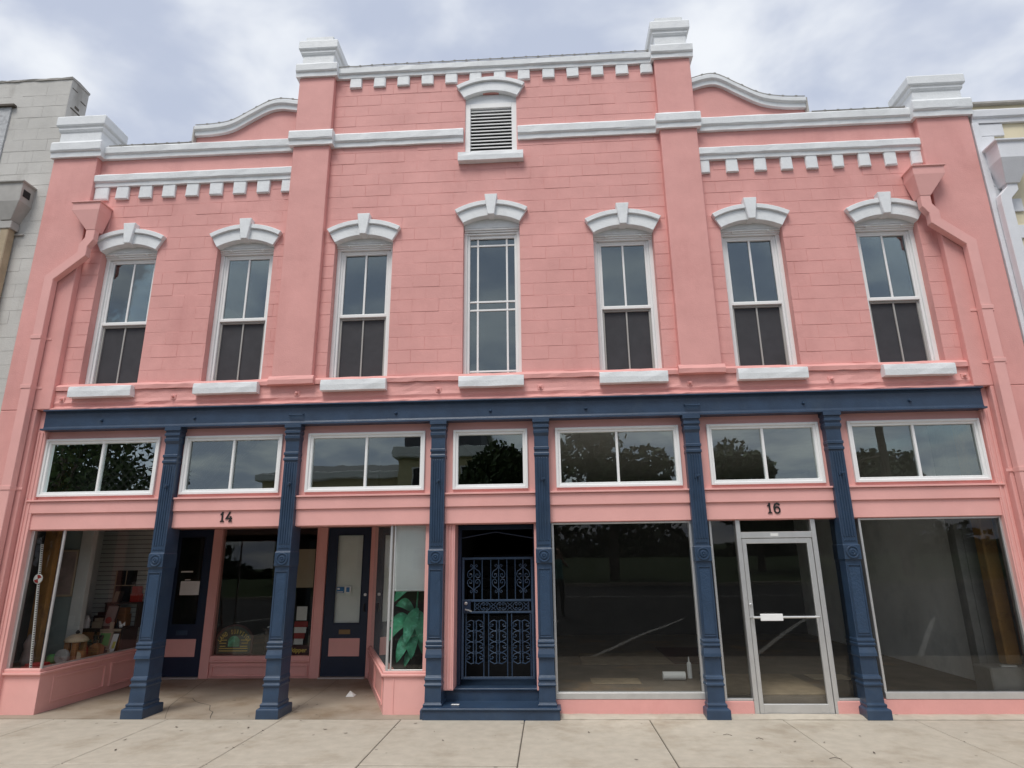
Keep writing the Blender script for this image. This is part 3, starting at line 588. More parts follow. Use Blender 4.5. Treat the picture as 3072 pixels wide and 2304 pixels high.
def scroll(cx, cz, r, a0, turns, sg, n=18):                # spiral curling inwards
    return [(cx+sg*r*(1-.72*i/n)*math.cos(a0+turns*2*math.pi*i/n), yb-.008, cz+r*(1-.72*i/n)*math.sin(a0+turns*2*math.pi*i/n)) for i in range(n+1)]
def ornament_top(x, z):
    m_ = MB()
    for s in (-1, 1):
        for u in (-1, 1):
            m_.tube([(x+s*.004, yb-.008, z+u*.06)]+[(x+s*(.02+.07*math.sin(t)), yb-.008, z+u*(.0+.085+.03*math.cos(t*1.0))) for t in []]+[(x+s*.075, yb-.008, z+u*.10), (x+s*.085, yb-.008, z+u*.07)], .005, 5) if False else None
            # lower/upper C scroll and finial curl
            c1_ = scroll(x+s*.048, z+u*.048, .042, u*math.pi/2*.9, -u*1.15, s)
            m_.tube([(x+s*.008, yb-.008, z+u*.155), (x+s*.03, yb-.008, z+u*.125), (x+s*.075, yb-.008, z+u*.095), (x+s*.09, yb-.008, z+u*.055), (x+s*.08, yb-.008, z+u*.02), (x+s*.05, yb-.008, z+u*.008), (x+s*.025, yb-.008, z+u*.03), (x+s*.03, yb-.008, z+u*.06), (x+s*.055, yb-.008, z+u*.062), (x+s*.058, yb-.008, z+u*.04)], .0062, 5)
            m_.tube([(x+s*.006, yb-.008, z+u*.13), (x+s*.012, yb-.008, z+u*.17), (x+s*.035, yb-.008, z+u*.19), (x+s*.052, yb-.008, z+u*.172), (x+s*.04, yb-.008, z+u*.155), (x+s*.03, yb-.008, z+u*.165)], .0055, 5)
    m_.build('scroll_ornament', 'navy', g)
for x in (-1.06, -.715, -.375): ornament_top(x, 1.65)
def ornament_low(x, z0, n=4):
    m_ = MB()
    for k in range(n):
        z = z0+k*.137
        for s in (-1, 1):
            m_.tube([(x+s*.012, yb-.008, z-.065), (x+s*.02, yb-.008, z-.03), (x+s*.02, yb-.008, z+.03), (x+s*.012, yb-.008, z+.065)], .008, 5)
            m_.tube([(x+s*.015, yb-.008, z-.055), (x+s*.05, yb-.008, z-.07), (x+s*.085, yb-.008, z-.05), (x+s*.112, yb-.008, z-.035), (x+s*.105, yb-.008, z-.005), (x+s*.075, yb-.008, z-.01), (x+s*.062, yb-.008, z+.012), (x+s*.085, yb-.008, z+.02)], .0065, 5)
            m_.tube([(x+s*.015, yb-.008, z+.055), (x+s*.05, yb-.008, z+.07), (x+s*.09, yb-.008, z+.055), (x+s*.115, yb-.008, z+.03), (x+s*.10, yb-.008, z+.015)], .0065, 5)
    m_.build('scroll_ornament', 'navy', g)
for x in (-1.042, -.728, -.412): ornament_low(x, .625)
m_ = MB(); zc_ = 1.283
for k in range(3):
    x = -.90+k*.224
    for s in (-1, 1):
        m_.tube([(x+s*(.016+.052*math.sin(t)), yb-.008, zc_+.05*math.cos(t)) for t in [i*math.pi/8 for i in range(9)]], .0055, 5)
        for u in (-1, 1): m_.tube([(x+s*.016, yb-.008, zc_+u*.05), (x+s*.006, yb-.008, zc_+u*.03), (x+s*.02, yb-.008, zc_+u*.012), (x+s*.036, yb-.008, zc_+u*.022), (x+s*.028, yb-.008, zc_+u*.034)], .005, 5)
for k in range(4):
    x = -1.012+k*.224
    for s in (-1, 1):
        m_.tube([(x-.035, yb-.008, zc_+s*.05), (x, yb-.008, zc_+s*.02), (x+.035, yb-.008, zc_+s*.05)], .005, 5); m_.tube([(x-.03, yb-.008, zc_), (x, yb-.008, zc_+s*.025), (x+.03, yb-.008, zc_)], .005, 5)
m_.build('scroll_rail', 'navy', g)
lp = MB().box(-1.20, -1.10, GY-.006, GY+.04, 1.205, 1.36).build('lock_plate', 'navy_door', g, .003)
MB().lathe([(.022, 0), (.022, .012), (.012, .02)], (-1.165, GY-.004, 1.325), 'y', 12).build('deadbolt', 'steel', lp)
MB().tube([(-1.17, GY-.005, 1.248), (-1.165, GY-.05, 1.248), (-1.12, GY-.055, 1.238), (-1.08, GY-.05, 1.225)], .011, 6).build('handle', 'steel', lp)
for i in range(9): box('stair_tread', 'black', st, -1.40, -.12, 1.2+i*.28, 3.9, .29+i*.19, .29+(i+1)*.19-.002, bevel=.004)

# ---------------------------------------------------------------- recessed entrance of number 14
RY = 2.85
box('soffit', 'pink_wood', B, -7.35, -1.6, .30, 3.0, 2.50, 2.56, bevel=0)
def bulk(name, pts, m='pink_wood', z0=0.0, z1=.50):
    return MB().flat(pts, z0, z1).build(name, m, B, .004)
lb = bulk('display_base', [(-7.40, .165), (-6.825, .165), (-6.872, 2.82), (-7.0, 2.82), (-6.97, .30), (-7.40, .30)])
MB().flat([(-7.36, .125), (-6.80, .125), (-6.845, 2.82), (-6.93, 2.82), (-6.89, .25), (-7.36, .25)], .488, .522).build('base_cap', 'pink_wood', lb, .006)
MB().flat([(-7.36, .145), (-6.825, .145), (-6.865, 2.82), (-6.91, 2.82), (-6.875, .24), (-7.36, .24)], .522, .565).build('base_cap', 'pink_wood', lb, .006)
for ya, yb_ in ((.42, 1.5), (1.62, 2.70)):                 # sunk panel mouldings on the side
    x = -6.838; mb = MB()
    for z0, z1, y0, y1 in ((.40, .43, ya, yb_), (.10, .125, ya, yb_), (.125, .40, ya, ya+.03), (.125, .40, yb_-.03, yb_)): mb.box(x-.02, x+.014, y0, y1, z0, z1)
    mb.build('panel_moulding', 'pink_wood', lb, .003)
sw = MB().tube([(-6.845, .185, .562), (-6.845, .185, 2.5)], .019, 8).build('display_window', 'alu', B)
box('strip', 'alu', sw, -7.345, -7.295, .18, .24, .565, 2.40); box('bottom_trim', 'alu', sw, -6.875, -6.855, .21, 2.80, .565, .585)
MB().add([(-7.30, .205, .565), (-6.86, .205, .565), (-6.86, .205, 2.5), (-7.30, .205, 2.5)], [(0, 1, 2, 3)]).build('pane', 'glass_recess', sw)
MB().add([(-6.858, .21, .58), (-6.875, 2.80, .58), (-6.875, 2.80, 2.5), (-6.858, .21, 2.5)], [(0, 1, 2, 3)]).build('pane', 'glass_side', sw)
# back wall of the recess
for x0, x1 in ((-6.90, -6.855), (-6.068, -5.905), (-4.135, -3.965), (-3.17, -3.08)): box('jamb', 'pink_wood', B, x0, x1, RY-.04, RY+.12, 0, 2.50, bevel=.006)
for x0, x1 in ((-5.915, -5.895), (-4.147, -4.127)): box('stop_bead', 'pink_wood', B, x0, x1, RY-.06, RY+.02, .36, 2.5, bevel=.003)
mb_ = MB().box(-5.905, -4.135, RY-.005, RY+.1, 0, .26).box(-5.905, -4.135, RY-.05, RY+.1, .262, .29).box(-5.90, -4.14, RY-.035, RY+.1, .29, .36)
mb_.box(-5.87, -4.17, RY-.03, RY, .185, .21).box(-5.87, -4.17, RY-.03, RY, .03, .05).box(-5.87, -5.84, RY-.03, RY, .05, .185).box(-4.2, -4.17, RY-.03, RY, .05, .185)
mw = mb_.build('shop_window', 'pink_wood', B, .004); MB().box(-5.9, -4.14, RY+.01, RY+.016, .36, 2.5).build('pane', 'glass_recess', mw)
def shop_door(x0, x1, blind):
    y0, y1 = RY-.01, RY+.035; gx0, gx1, gz0, gz1 = x0+.165, x1-.125, .865, 2.375
    if not blind: gx0, gx1 = x0+.16, x1-.14
    d = MB(); holes_wall(d, x0, x1, .03, 2.49, y0, y1, [(gx0, gx1, gz0, gz1)]); d = d.build('entry_door', 'navy_door', B, .004)
    bars(MB(), gx0, gx1, gz0, gz1, .018, y0-.008, y0+.01).build('glazing_bead', 'navy_door', d, .003)
    MB().box(gx0, gx1, RY+.008, RY+.013, gz0, gz1).build('pane', 'glass_recess', d)
    pn = MB().box(x0+.12, x1-.115, y0-.006, y0+.01, .345, .635).build('kick_panel', 'pink_wood', d, .006)
    c_ = (x0+x1)/2; box('mail_slot', 'brass' if blind else 'navy', d, c_-.10, c_+.10, y0-.012, y0+.01, .70, .775, bevel=.004)
    box('threshold', 'alu', d, x0-.01, x1+.01, RY-.09, RY+.05, .0, .028, bevel=.004); return d
dA = shop_door(-6.845, -6.075, False); dB = shop_door(-3.955, -3.18, True)
MB().lathe([(.03, 0), (.03, .03), (.036, .05), (.0, .06)], (-6.77, RY-.012, 1.2), 'y', 12).build('knob', 'brass', dA); MB().lathe([(.02, 0), (.02, .015), (0, .018)], (-6.77, RY-.012, 1.36), 'y', 10).build('lock', 'brass', dA)
MB().lathe([(.025, 0), (.025, .02), (.0, .026)], (-3.235, RY-.012, 1.345), 'y', 12).build('lock', 'steel', dB); MB().tube([(-3.235, RY-.01, 1.19), (-3.235, RY-.06, 1.18), (-3.235, RY-.06, 1.08), (-3.235, RY-.01, 1.07)], .012, 6).build('handle', 'black', dB)
# right display of the recess
A_, B_ = Vector((-2.19, .20)), Vector((-3.12, 2.80)); t_ = (B_-A_).normalized(); n_ = Vector((t_.y, -t_.x))
rb = bulk('display_base', [(A_.x, A_.y), (-1.60, .20), (-1.60, .33), (A_.x+.12, .33), (B_.x+.13, B_.y), (B_.x, B_.y)])
off = lambda d, k=0: [(A_+t_*k-n_*d), (B_-n_*d)]
for z0, z1, e in ((.455, .485, .03), (.485, .515, .012)):
    MB().flat([(A_.x-e, A_.y-e), (-1.615, .20-e), (-1.615, .30), (A_.x+.1, .30), (B_.x+.1, B_.y), (B_.x-e, B_.y)], z0, z1).build('base_cap', 'pink_wood', rb, .005)
def side_moulding(k0, k1):
    mb = MB()
    for ka, kb, z0, z1 in ((k0, k1, .385, .41), (k0, k1, .09, .115), (k0, k0+.03, .115, .385), (k1-.03, k1, .115, .385)):
        p, q = A_+t_*ka, A_+t_*kb; w_ = -n_*.014 if (-n_).x < 0 else n_*.014
        mb.flat([(p.x, p.y), (q.x, q.y), (q.x+w_.x, q.y+w_.y), (p.x+w_.x, p.y+w_.y)], z0, z1)
    mb.build('panel_moulding', 'pink_wood', rb)
side_moulding(.15, 1.3); side_moulding(1.42, 2.6)
box('corner_bead', 'pink_wood', rb, -2.07, -2.055, .192, .21, .0, .45, bevel=.002)
rw = MB().tube([(-2.165, .225, .515), (-2.165, .225, 2.5)], .02, 8).tube([(-2.115, .225, .515), (-2.115, .225, 2.5)], .012, 8).build('display_window', 'alu', B)
box('strip', 'pink_wood', rw, -1.69, -1.60, .20, .28, .515, 2.40); box('bottom_trim', 'alu', rw, -2.15, -1.69, .215, .24, .515, .532)
MB().add([(-2.11, .235, .53), (-1.685, .235, .53), (-1.685, .235, 2.5), (-2.11, .235, 2.5)], [(0, 1, 2, 3)]).build('pane', 'glass_store', rw)
MB().add([(-2.185, .25, .515), (B_.x+.02, B_.y, .515), (B_.x+.02, B_.y, 2.5), (-2.185, .25, 2.5)], [(0, 1, 2, 3)]).build('pane', 'glass_dirty', rw)

# ---------------------------------------------------------------- dark shell added to block light, and rooms behind the glass
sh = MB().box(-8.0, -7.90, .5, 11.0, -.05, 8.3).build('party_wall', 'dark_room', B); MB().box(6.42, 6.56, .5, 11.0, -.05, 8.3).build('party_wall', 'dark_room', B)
MB().box(-8.0, 6.56, 11.0, 11.2, -.05, 8.3).build('rear_light_block', 'dark_room', B); MB().box(-8.0, 6.56, .43, 11.2, 8.1, 8.3).build('roof_light_block', 'dark_room', B)  # unseen rear and roof, added so no light leaks into the rooms
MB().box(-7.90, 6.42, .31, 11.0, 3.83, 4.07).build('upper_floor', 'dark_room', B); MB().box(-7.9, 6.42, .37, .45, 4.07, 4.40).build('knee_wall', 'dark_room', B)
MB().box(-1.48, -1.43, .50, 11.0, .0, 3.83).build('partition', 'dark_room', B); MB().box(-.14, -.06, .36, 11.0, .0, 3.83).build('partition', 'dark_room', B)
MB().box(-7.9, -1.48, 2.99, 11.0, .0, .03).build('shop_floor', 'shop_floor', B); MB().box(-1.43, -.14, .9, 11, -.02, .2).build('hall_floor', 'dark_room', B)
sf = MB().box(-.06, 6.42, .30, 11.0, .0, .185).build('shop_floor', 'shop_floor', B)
MB().box(.1, 6.3, 7.4, 7.5, .185, 3.83).build('room_partition', 'dark_room', B); MB().box(-.05, 6.40, .34, 7.4, 3.78, 3.825).build('bounce_ceiling', 'room_white', B); MB().box(-.055, -.03, .36, 7.4, .19, 3.78).build('bounce_lining', 'room_white', B)  # white ceiling and side lining added to bounce light into the shop
for x0, x1, y0, y1, m in ((.5, 2.02, 2.95, 4.25, 'plywood'), (2.05, 2.85, 3.0, 5.0, 'maroon'), (2.2, 3.55, .45, 1.95, 'plywood'), (.55, 1.25, 1.2, 1.62, 'plywood'), (3.75, 4.3, 1.5, 1.9, 'tan')): box('floor_sheet', m, sf, x0, x1, y0, y1, .186, .198, bevel=.002)
wr = MB().box(5.93, 6.41, 1.2, 7.4, .185, 3.83).build('plaster_wall', 'room_white', B)
MB().box(5.80, 6.41, .85, 1.2, .185, 3.83).build('timber_face', 'stone', wr)
pst = MB().box(5.83, 6.02, .50, .68, .52, 3.83).build('timber_post', 'timber', B, .02); MB().box(5.50, 6.40, .34, .70, .185, .515).build('stone_plinth', 'stone', B, .015)
for k in range(18):
    for q in range(2): box('brick', 'brick_in', pst, 6.04+q*.17+(k % 2)*.04, 6.20+q*.17+(k % 2)*.04, .36, .52, .53+k*.145, .53+k*.145+.125, bevel=.012)
box('mullion', 'stone', pst, 5.70, 5.80, .86, .95, .2, 3.0)
# display bay partitions of number 14
MB().box(-7.9, -6.885, .31, 2.84, .44, .515).build('display_floor', 'wood_mid', B); MB().box(-7.898, -7.86, 1.32, 2.42, .516, 2.5).build('display_lining', 'clapboard', B); MB().box(-7.9, -7.36, 1.26, 1.31, .515, 3.83).build('display_panel', 'green_grey', B)  # pale lining on the party wall, added to bounce light into the bay
pb = MB().box(-7.36, -7.17, 1.22, 1.32, .515, 3.83).build('display_pilaster', 'clapboard', B, .004)
for z in (1.42, 1.70, 2.0): MB().lathe([(.008, 0), (.008, .006), (0, .008)], (-7.24, 1.22, z), 'y', 8).build('screw', 'steel', pb)
cl = MB().box(-7.90, -6.89, 2.42, 2.48, .515, 3.83).build('shadow_line_backing', 'black', B)  # black backing, so the gaps between boards read as shadow lines
for k in range(30):
    z = .52+k*.075; MB().add([(-7.90, 2.395, z), (-6.89, 2.395, z), (-6.89, 2.412, z+.066), (-7.90, 2.412, z+.066), (-7.90, 2.425, z), (-6.89, 2.425, z), (-6.89, 2.425, z+.066), (-7.90, 2.425, z+.066)], [(0, 1, 2, 3), (0, 4, 5, 1), (3, 2, 6, 7), (0, 3, 7, 4), (1, 5, 6, 2), (4, 7, 6, 5)]).build('clapboard', 'clapboard', cl)
MB().box(-7.73, -7.53, .92, 1.02, .515, 3.83).build('timber_post', 'timber', B, .01)
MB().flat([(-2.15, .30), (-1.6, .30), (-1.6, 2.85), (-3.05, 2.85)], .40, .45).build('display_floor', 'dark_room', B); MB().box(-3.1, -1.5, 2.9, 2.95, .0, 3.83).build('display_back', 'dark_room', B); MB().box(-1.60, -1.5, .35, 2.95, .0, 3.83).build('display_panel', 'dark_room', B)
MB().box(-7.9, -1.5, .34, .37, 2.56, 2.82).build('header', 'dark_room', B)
lat = MB()                                                 # lattice behind the transom over the left display
for k in range(-8, 22):
    x = -7.5+k*.13
    for s in (1, -1):
        a, b = (x, 2.62), (x+s*1.1, 3.72)
        if min(a[0], b[0]) < -7.85 or max(a[0], b[0]) > -4.3: continue
        lat.sweep([a, b], .03, .006, .62+.006*s)
tag(lat.build('lattice', 'dark_room', B), kind='stuff')

# ================================================================== THINGS IN THE WINDOWS
def one(mb, name, m, label, cat, group=None, **k): return tag(mb.build(name, m, None, **k), label, cat, group)
def sub(root, mb, name, m, **k): return mb.build(name, m, root, **k)
# surveying rod with target
r_ = tag(empty('survey_rod', (-7.04, .28, .515)), 'tall white surveying rod with red and white round target leaning by the left display window', 'surveying rod')
P0, P1 = Vector((-7.06, .27, .517)), Vector((-7.27, .33, 2.19)); dd = P1-P0
sub(r_, MB().loft([[(p.x-.016, p.y-.008, p.z), (p.x+.016, p.y-.008, p.z), (p.x+.016, p.y+.008, p.z), (p.x-.016, p.y+.008, p.z)] for p in (P0, P1)]), 'staff', 'paper')
tk = MB()
for i in range(56): p = P0+dd*((i+.5)/56); tk.box(p.x-.003, p.x+.0165, p.y-.0095, p.y+.0, p.z-.006, p.z+.006)
tag(sub(r_, tk, 'graduation', 'black'), kind='stuff')
tp = P0+dd*.715; dk = MB().lathe([(.065, 0), (.065, .012), (.06, .014)], (tp.x, tp.y-.008, tp.z), 'y', 24).build('target_disc', 'paper', r_)
for a0 in (.3, .3+math.pi): sub_ = MB().add([(tp.x, tp.y-.0235, tp.z)]+[(tp.x+.055*math.cos(a0+t*math.pi/12), tp.y-.0235, tp.z+.055*math.sin(a0+t*math.pi/12)) for t in range(7)], [(0, i+1, i+2) for i in range(6)]).build('target_quadrant', 'red', dk)
# framed print on the panel
f = tag(empty('framed_map', (-7.58, 1.24, 1.43)), 'pale framed map hanging on the grey-green display panel', 'picture')
sub(f, bars(MB(), -7.80, -7.385, 1.43, 2.13, .03, 1.235, 1.258), 'frame', 'tan', bevel=.003); sub(f, MB().box(-7.77, -7.415, 1.246, 1.256, 1.46, 2.10), 'sheet', 'brick_in')
# domed wooden well
w = tag(empty('wooden_well', (-7.03, 1.05, .515)), 'small wooden well with tan domed lid and thick posts in left display', 'ornament')
sub(w, MB().lathe([(.155, 0), (.16, .02), (.135, .06), (.08, .095), (.02, .11)], (-7.07, 1.08, .80), 'z', 20), 'domed_lid', 'tan')
for x, y in ((-7.15, 1.02), (-7.02, 1.0), (-7.12, 1.16), (-7.0, 1.15)): sub(w, MB().box(x-.035, x+.035, y-.03, y+.03, .515, .80), 'post', 'wood_mid', bevel=.004)
sub(w, MB().lathe([(.02, 0), (.03, .02), (.012, .05)], (-7.07, 1.08, .91), 'z', 10), 'finial', 'black')
w = tag(empty('grindstone', (-7.13, .88, .515)), 'dark round grindstone with steel crank beside the wooden well', 'grindstone')
sub(w, MB().lathe([(.0, 0), (.095, 0), (.1, .01), (.1, .05), (.095, .06), (.0, .06)], (-7.11, .92, .617), 'y', 28), 'stone_wheel', 'stone'); sub(w, MB().tube([(-7.11, .86, .617), (-7.11, .84, .617), (-7.06, .83, .60), (-7.03, .83, .59)], .007, 6), 'crank', 'steel')
dm = tag(empty('toy_drum', (-6.985, 1.08, .515)), 'small round wooden drum lying in front of the brown box in left display', 'drum'); sub(dm, MB().lathe([(.0, 0), (.072, .0), (.078, .01), (.085, .06), (.08, .11), (.0, .11)], (-6.985, 1.13, .60), 'y', 20), 'shell', 'wood_mid')
sub(dm, MB().lathe([(.0, 0), (.068, .0), (.068, .004), (0, .004)], (-6.985, 1.018, .60), 'y', 20), 'skin', 'tan')
b = tag(empty('wooden_box_clock', (-7.0, 1.45, .515)), 'brown wooden box with brass knob in left display beside the drum', 'box')
sub(b, MB().box(-7.09, -6.92, 1.38, 1.52, .517, .68), 'case', 'wood_mid', bevel=.008); sub(b, MB().loft([[(-7.09, 1.38, .68), (-6.92, 1.38, .68), (-6.92, 1.52, .68), (-7.09, 1.52, .68)], [(-7.03, 1.42, .735), (-6.98, 1.42, .735), (-6.98, 1.48, .735), (-7.03, 1.48, .735)]]), 'lid', 'wood_mid'); sub(b, MB().lathe([(.012, 0), (.012, .015), (0, .02)], (-7.0, 1.38, .60), 'y', 10), 'knob', 'brass')
bg_ = MB(); rings = []
for k, (r, z) in enumerate(((.05, .517), (.085, .56), (.09, .64), (.07, .72), (.03, .77), (.045, .80))): rings.append([(-7.18+r*(1+.18*math.sin(3*a+k))*math.cos(a), 1.38+r*.7*math.sin(a), z) for a in [q*2*math.pi/14 for q in range(14)]])
one(bg_.loft(rings), 'cloth_bag', 'red', 'crumpled red cloth bag behind the wooden well', 'bag', smooth=True)
bn = tag(empty('binoculars', (-6.99, 1.45, .735)), 'black binoculars standing on the brown wooden box', 'binoculars')
for x in (-7.04, -6.95): sub(bn, MB().lathe([(.022, 0), (.022, .05), (.032, .07), (.034, .11)], (x, 1.45, .737), 'z', 12), 'barrel', 'black')
sub(bn, MB().tube([(-7.04, 1.45, .79), (-6.95, 1.45, .79)], .012), 'bridge', 'black')
# chest with objects, at the back of the display
CH = tag(empty('low_chest', (-7.36, 2.1, .515)), 'low dark wooden chest at the back of the left display', 'chest')
sub(CH, MB().box(-7.82, -6.93, 1.92, 2.32, .517, .88), 'body', 'chest', bevel=.005); sub(CH, MB().box(-7.84, -6.915, 1.90, 2.34, .882, .905), 'top', 'chest', bevel=.004)
for x0, x1 in ((-7.79, -7.40), (-7.35, -6.96)): sub(CH, MB().box(x0, x1, 1.908, 1.93, .56, .85), 'front_panel', 'wood_mid', bevel=.003)
z_ = .906
one(MB().lathe([(.05, 0), (.05, .05), (.048, .055), (.05, .06), (.05, .12), (.03, .15), (.03, .16), (.018, .165), (.018, .19)], (-7.60, 1.98, z_), 'z', 16), 'thermos_bottle', 'paper', 'white and grey thermos bottle on the low dark chest', 'bottle')
one(MB().box(-7.49, -7.33, 1.95, 2.05, z_, z_+.10).box(-7.45, -7.38, 1.94, 2.06, z_+.102, z_+.15), 'cream_box', 'tan', 'small cream boxes stacked on the chest beside the thermos', 'box', bevel=.004)
one(MB().box(-7.62, -7.42, 2.14, 2.3, z_, z_+.16).box(-7.60, -7.36, 2.12, 2.31, z_+.162, z_+.18).box(-7.56, -7.43, 2.15, 2.3, z_+.182, z_+.23), 'book_stack', 'maroon', 'stack of dark books under a pale tray on the low chest', 'books', bevel=.003)
pr_ = tag(empty('leaning_print', (-7.22, 2.0, z_)), 'framed print of a red and navy shape tilted on the low chest', 'picture')
def leanq(x0, x1, z0, z1, y0, lean, th): return MB().add([(x0, y0, z0), (x1, y0, z0), (x1, y0+lean, z1), (x0, y0+lean, z1), (x0, y0+th, z0), (x1, y0+th, z0), (x1, y0+lean+th, z1), (x0, y0+lean+th, z1)], [(0, 1, 2, 3), (7, 6, 5, 4), (0, 4, 5, 1), (3, 2, 6, 7), (0, 3, 7, 4), (1, 5, 6, 2)])
sub(pr_, leanq(-7.33, -7.13, z_+.002, 1.25, 1.96, .10, .015), 'frame', 'chest', bevel=.003); sub(pr_, leanq(-7.315, -7.145, z_+.03, 1.235, 1.958, .092, .004), 'sheet', 'brick_in'); sub(pr_, MB().lathe([(.055, 0), (.05, .006), (0, .008)], (-7.235, 1.975, 1.02), 'y', 14), 'emblem', 'red')
for i, x in enumerate((-7.12, -7.07)): one(MB().lathe([(.018, 0), (.018, .07), (.007, .1), (.007, .13), (.01, .135)], (x, 1.96, z_), 'z', 10), 'small_bottle', 'black', 'small dark bottle on the chest between the print and the white bird', 'bottle', 'dark bottles on the chest')
bd = MB(); bd.loft([[(-7.0+r*math.cos(a)+dx, 1.96+r*.6*math.sin(a), z_+z) for a in [q*2*math.pi/10 for q in range(10)]] for r, z, dx in ((.02, 0, 0), (.035, .02, 0), (.03, .05, -.005), (.015, .07, -.02), (.018, .09, -.025), (.004, .105, -.03))]); bd.add([(-6.99, 1.95, z_+.04), (-6.93, 1.95, z_+.10), (-6.94, 1.97, z_+.03)], [(0, 1, 2)])
one(bd, 'bird_figurine', 'paper', 'white bird figurine on the right end of the low chest', 'figurine', smooth=True)
gr = tag(empty('black_grid_frame', (-7.27, 2.36, 1.30)), 'black window-like grid frame against the clapboard wall above the chest', 'frame')
sub(gr, MB().box(-7.48, -7.13, 2.375, 2.393, 1.29, 1.80), 'backing', 'black'); sub(gr, MB().box(-7.49, -7.475, 2.36, 2.39, 1.29, 1.80).box(-7.31, -7.30, 2.362, 2.38, 1.56, 1.80).box(-7.475, -7.13, 2.361, 2.379, 1.545, 1.56), 'bars', 'tan')
shf = tag(empty('wall_shelf', (-7.2, 2.2, 1.09)), 'dark wall shelf with brown and red boxes against the clapboard wall', 'shelf')
sub(shf, MB().box(-7.50, -6.92, 2.2, 2.394, 1.262, 1.285), 'board', 'chest'); sub(shf, MB().box(-7.50, -7.47, 2.22, 2.394, .906, 1.262).box(-6.95, -6.92, 2.22, 2.394, .906, 1.262), 'bracket', 'chest')
one(MB().box(-7.1, -6.95, 2.24, 2.36, 1.286, 1.42).box(-7.09, -6.97, 2.25, 2.35, 1.421, 1.54), 'red_box', 'red', 'red box on the dark wall shelf in the left display', 'box', bevel=.003)
one(MB().box(-7.36, -7.12, 2.22, 2.38, .906, 1.10).box(-7.35, -7.14, 2.23, 2.37, 1.102, 1.2), 'brown_box', 'wood_mid', 'brown cardboard boxes on the chest below the black grid frame', 'box', bevel=.003)
gc = tag(empty('instrument_case', (-7.14, 1.80, .515)), 'open green and cream instrument case propped upright in left display', 'case')
sub(gc, leanq(-7.24, -7.02, .517, .86, 1.76, .06, .03), 'case', 'tan', bevel=.004); sub(gc, leanq(-7.21, -7.05, .66, .84, 1.775, .032, .01), 'green_lining', 'toy_green'); sub(gc, leanq(-7.2, -7.08, .545, .64, 1.753, .017, .01), 'dark_slots', 'black')
tb = tag(empty('wooden_t_square', (-7.1, 1.87, .85)), 'wooden cross-shaped stand behind the green instrument case', 'stand'); sub(tb, MB().box(-7.27, -6.93, 1.855, 1.875, .862, .90), 'crossbar', 'tan'); sub(tb, MB().box(-7.13, -7.07, 1.876, 1.895, .517, 1.0), 'upright', 'tan')
ps = tag(empty('display_board', (-6.99, 1.78, .515)), 'white and yellow display board leaning beside the green instrument case', 'poster'); sub(ps, leanq(-7.01, -6.905, .517, .85, 1.72, .1, .012), 'board', 'chest'); sub(ps, leanq(-7.0, -6.91, .56, .83, 1.722, .084, .004), 'sheet', 'paper'); sub(ps, leanq(-6.96, -6.915, .62, .72, 1.735, .03, .004), 'yellow_patch', 'yellow')
one(MB().lathe([(.035, 0), (.04, .01), (.04, .07), (.03, .085), (.034, .09), (.034, .105)], (-6.94, 1.62, .517), 'z', 14), 'glass_jar', 'jar', 'small jar standing before the white and yellow display board', 'jar')
one(MB().box(-7.28, -7.0, .36, .62, .517, .56).box(-7.26, -7.05, .40, .6, .562, .59), 'red_folder', 'red', 'red folders lying behind the foot of the surveying rod', 'folder', bevel=.004)
one(MB().loft([[(-7.42+r*math.cos(a), .62+r*math.sin(a), z) for a in [q*2*math.pi/12 for q in range(12)]] for r, z in ((.07, .517), (.09, .6), (.06, .75), (.075, .82), (.03, .95))]), 'stuffed_sack', 'brick_in', 'lumpy brown sack standing behind the left end of the front pane', 'sack', smooth=True)
one(MB().box(-7.46, -7.40, 1.62, 1.80, .517, .72).box(-7.395, -7.35, 1.62, 1.80, .517, .75).box(-7.345, -7.29, 1.63, 1.80, .517, .70), 'book_row', 'maroon', 'row of dark upright books on the display floor before the chest', 'books', bevel=.003)
one(MB().lathe([(.05, 0), (.055, .01), (.055, .05), (.03, .07), (.03, .08), (.04, .085), (.0, .1)], (-7.30, 1.30, .517), 'z', 16), 'tin_pot', 'steel', 'small steel lidded pot behind the red cloth bag', 'pot')
one(MB().lathe([(.03, 0), (.035, .01), (.03, .09), (.012, .12), (.012, .16)], (-7.24, 1.02, .517), 'z', 12), 'green_bottle', 'sign_green', 'dark green bottle standing left of the wooden well', 'bottle')
one(MB().loft([[(-7.33+r*math.cos(a), .98+r*math.sin(a), z) for a in [q*2*math.pi/12 for q in range(12)]] for r, z in ((.06, .517), (.075, .55), (.07, .60), (.04, .64))]), 'green_pouch', 'toy_green', 'squat green pouch on the display floor behind the surveying rod', 'pouch', smooth=True)
for k, (x, z, m, lab) in enumerate(((-7.44, 0, 'tan', 'tan picture book leaning on the wall shelf beside the red box'), (-7.36, 0, 'chest', 'black picture book leaning on the wall shelf beside the tan one'))): one(leanq(x, x+.075, 1.286, 1.286+.17, 2.30, .05, .012), 'leaning_book', m, lab, 'book')
one(MB().lathe([(.05, 0), (.05, .012), (.04, .014), (.0, .014)], (-7.30, 2.32, 1.02), 'y', 20), 'wall_clock', 'paper', 'small round white clock face behind the thermos on the chest', 'clock')
one(MB().tube([(-7.0, 1.25, .53), (-6.94, 1.32, .53)], .012, 8).tube([(-7.02, 1.22, .53), (-6.95, 1.22, .53)], .008, 8), 'brass_tool', 'brass', 'small brass tool lying between the drum and the brown box', 'tool')
one(MB().box(-6.99, -6.91, 1.50, 1.62, .517, .57).box(-6.98, -6.92, 1.52, 1.6, .571, .62), 'black_case', 'black', 'small black cases stacked beside the jar in left display', 'case', bevel=.004)
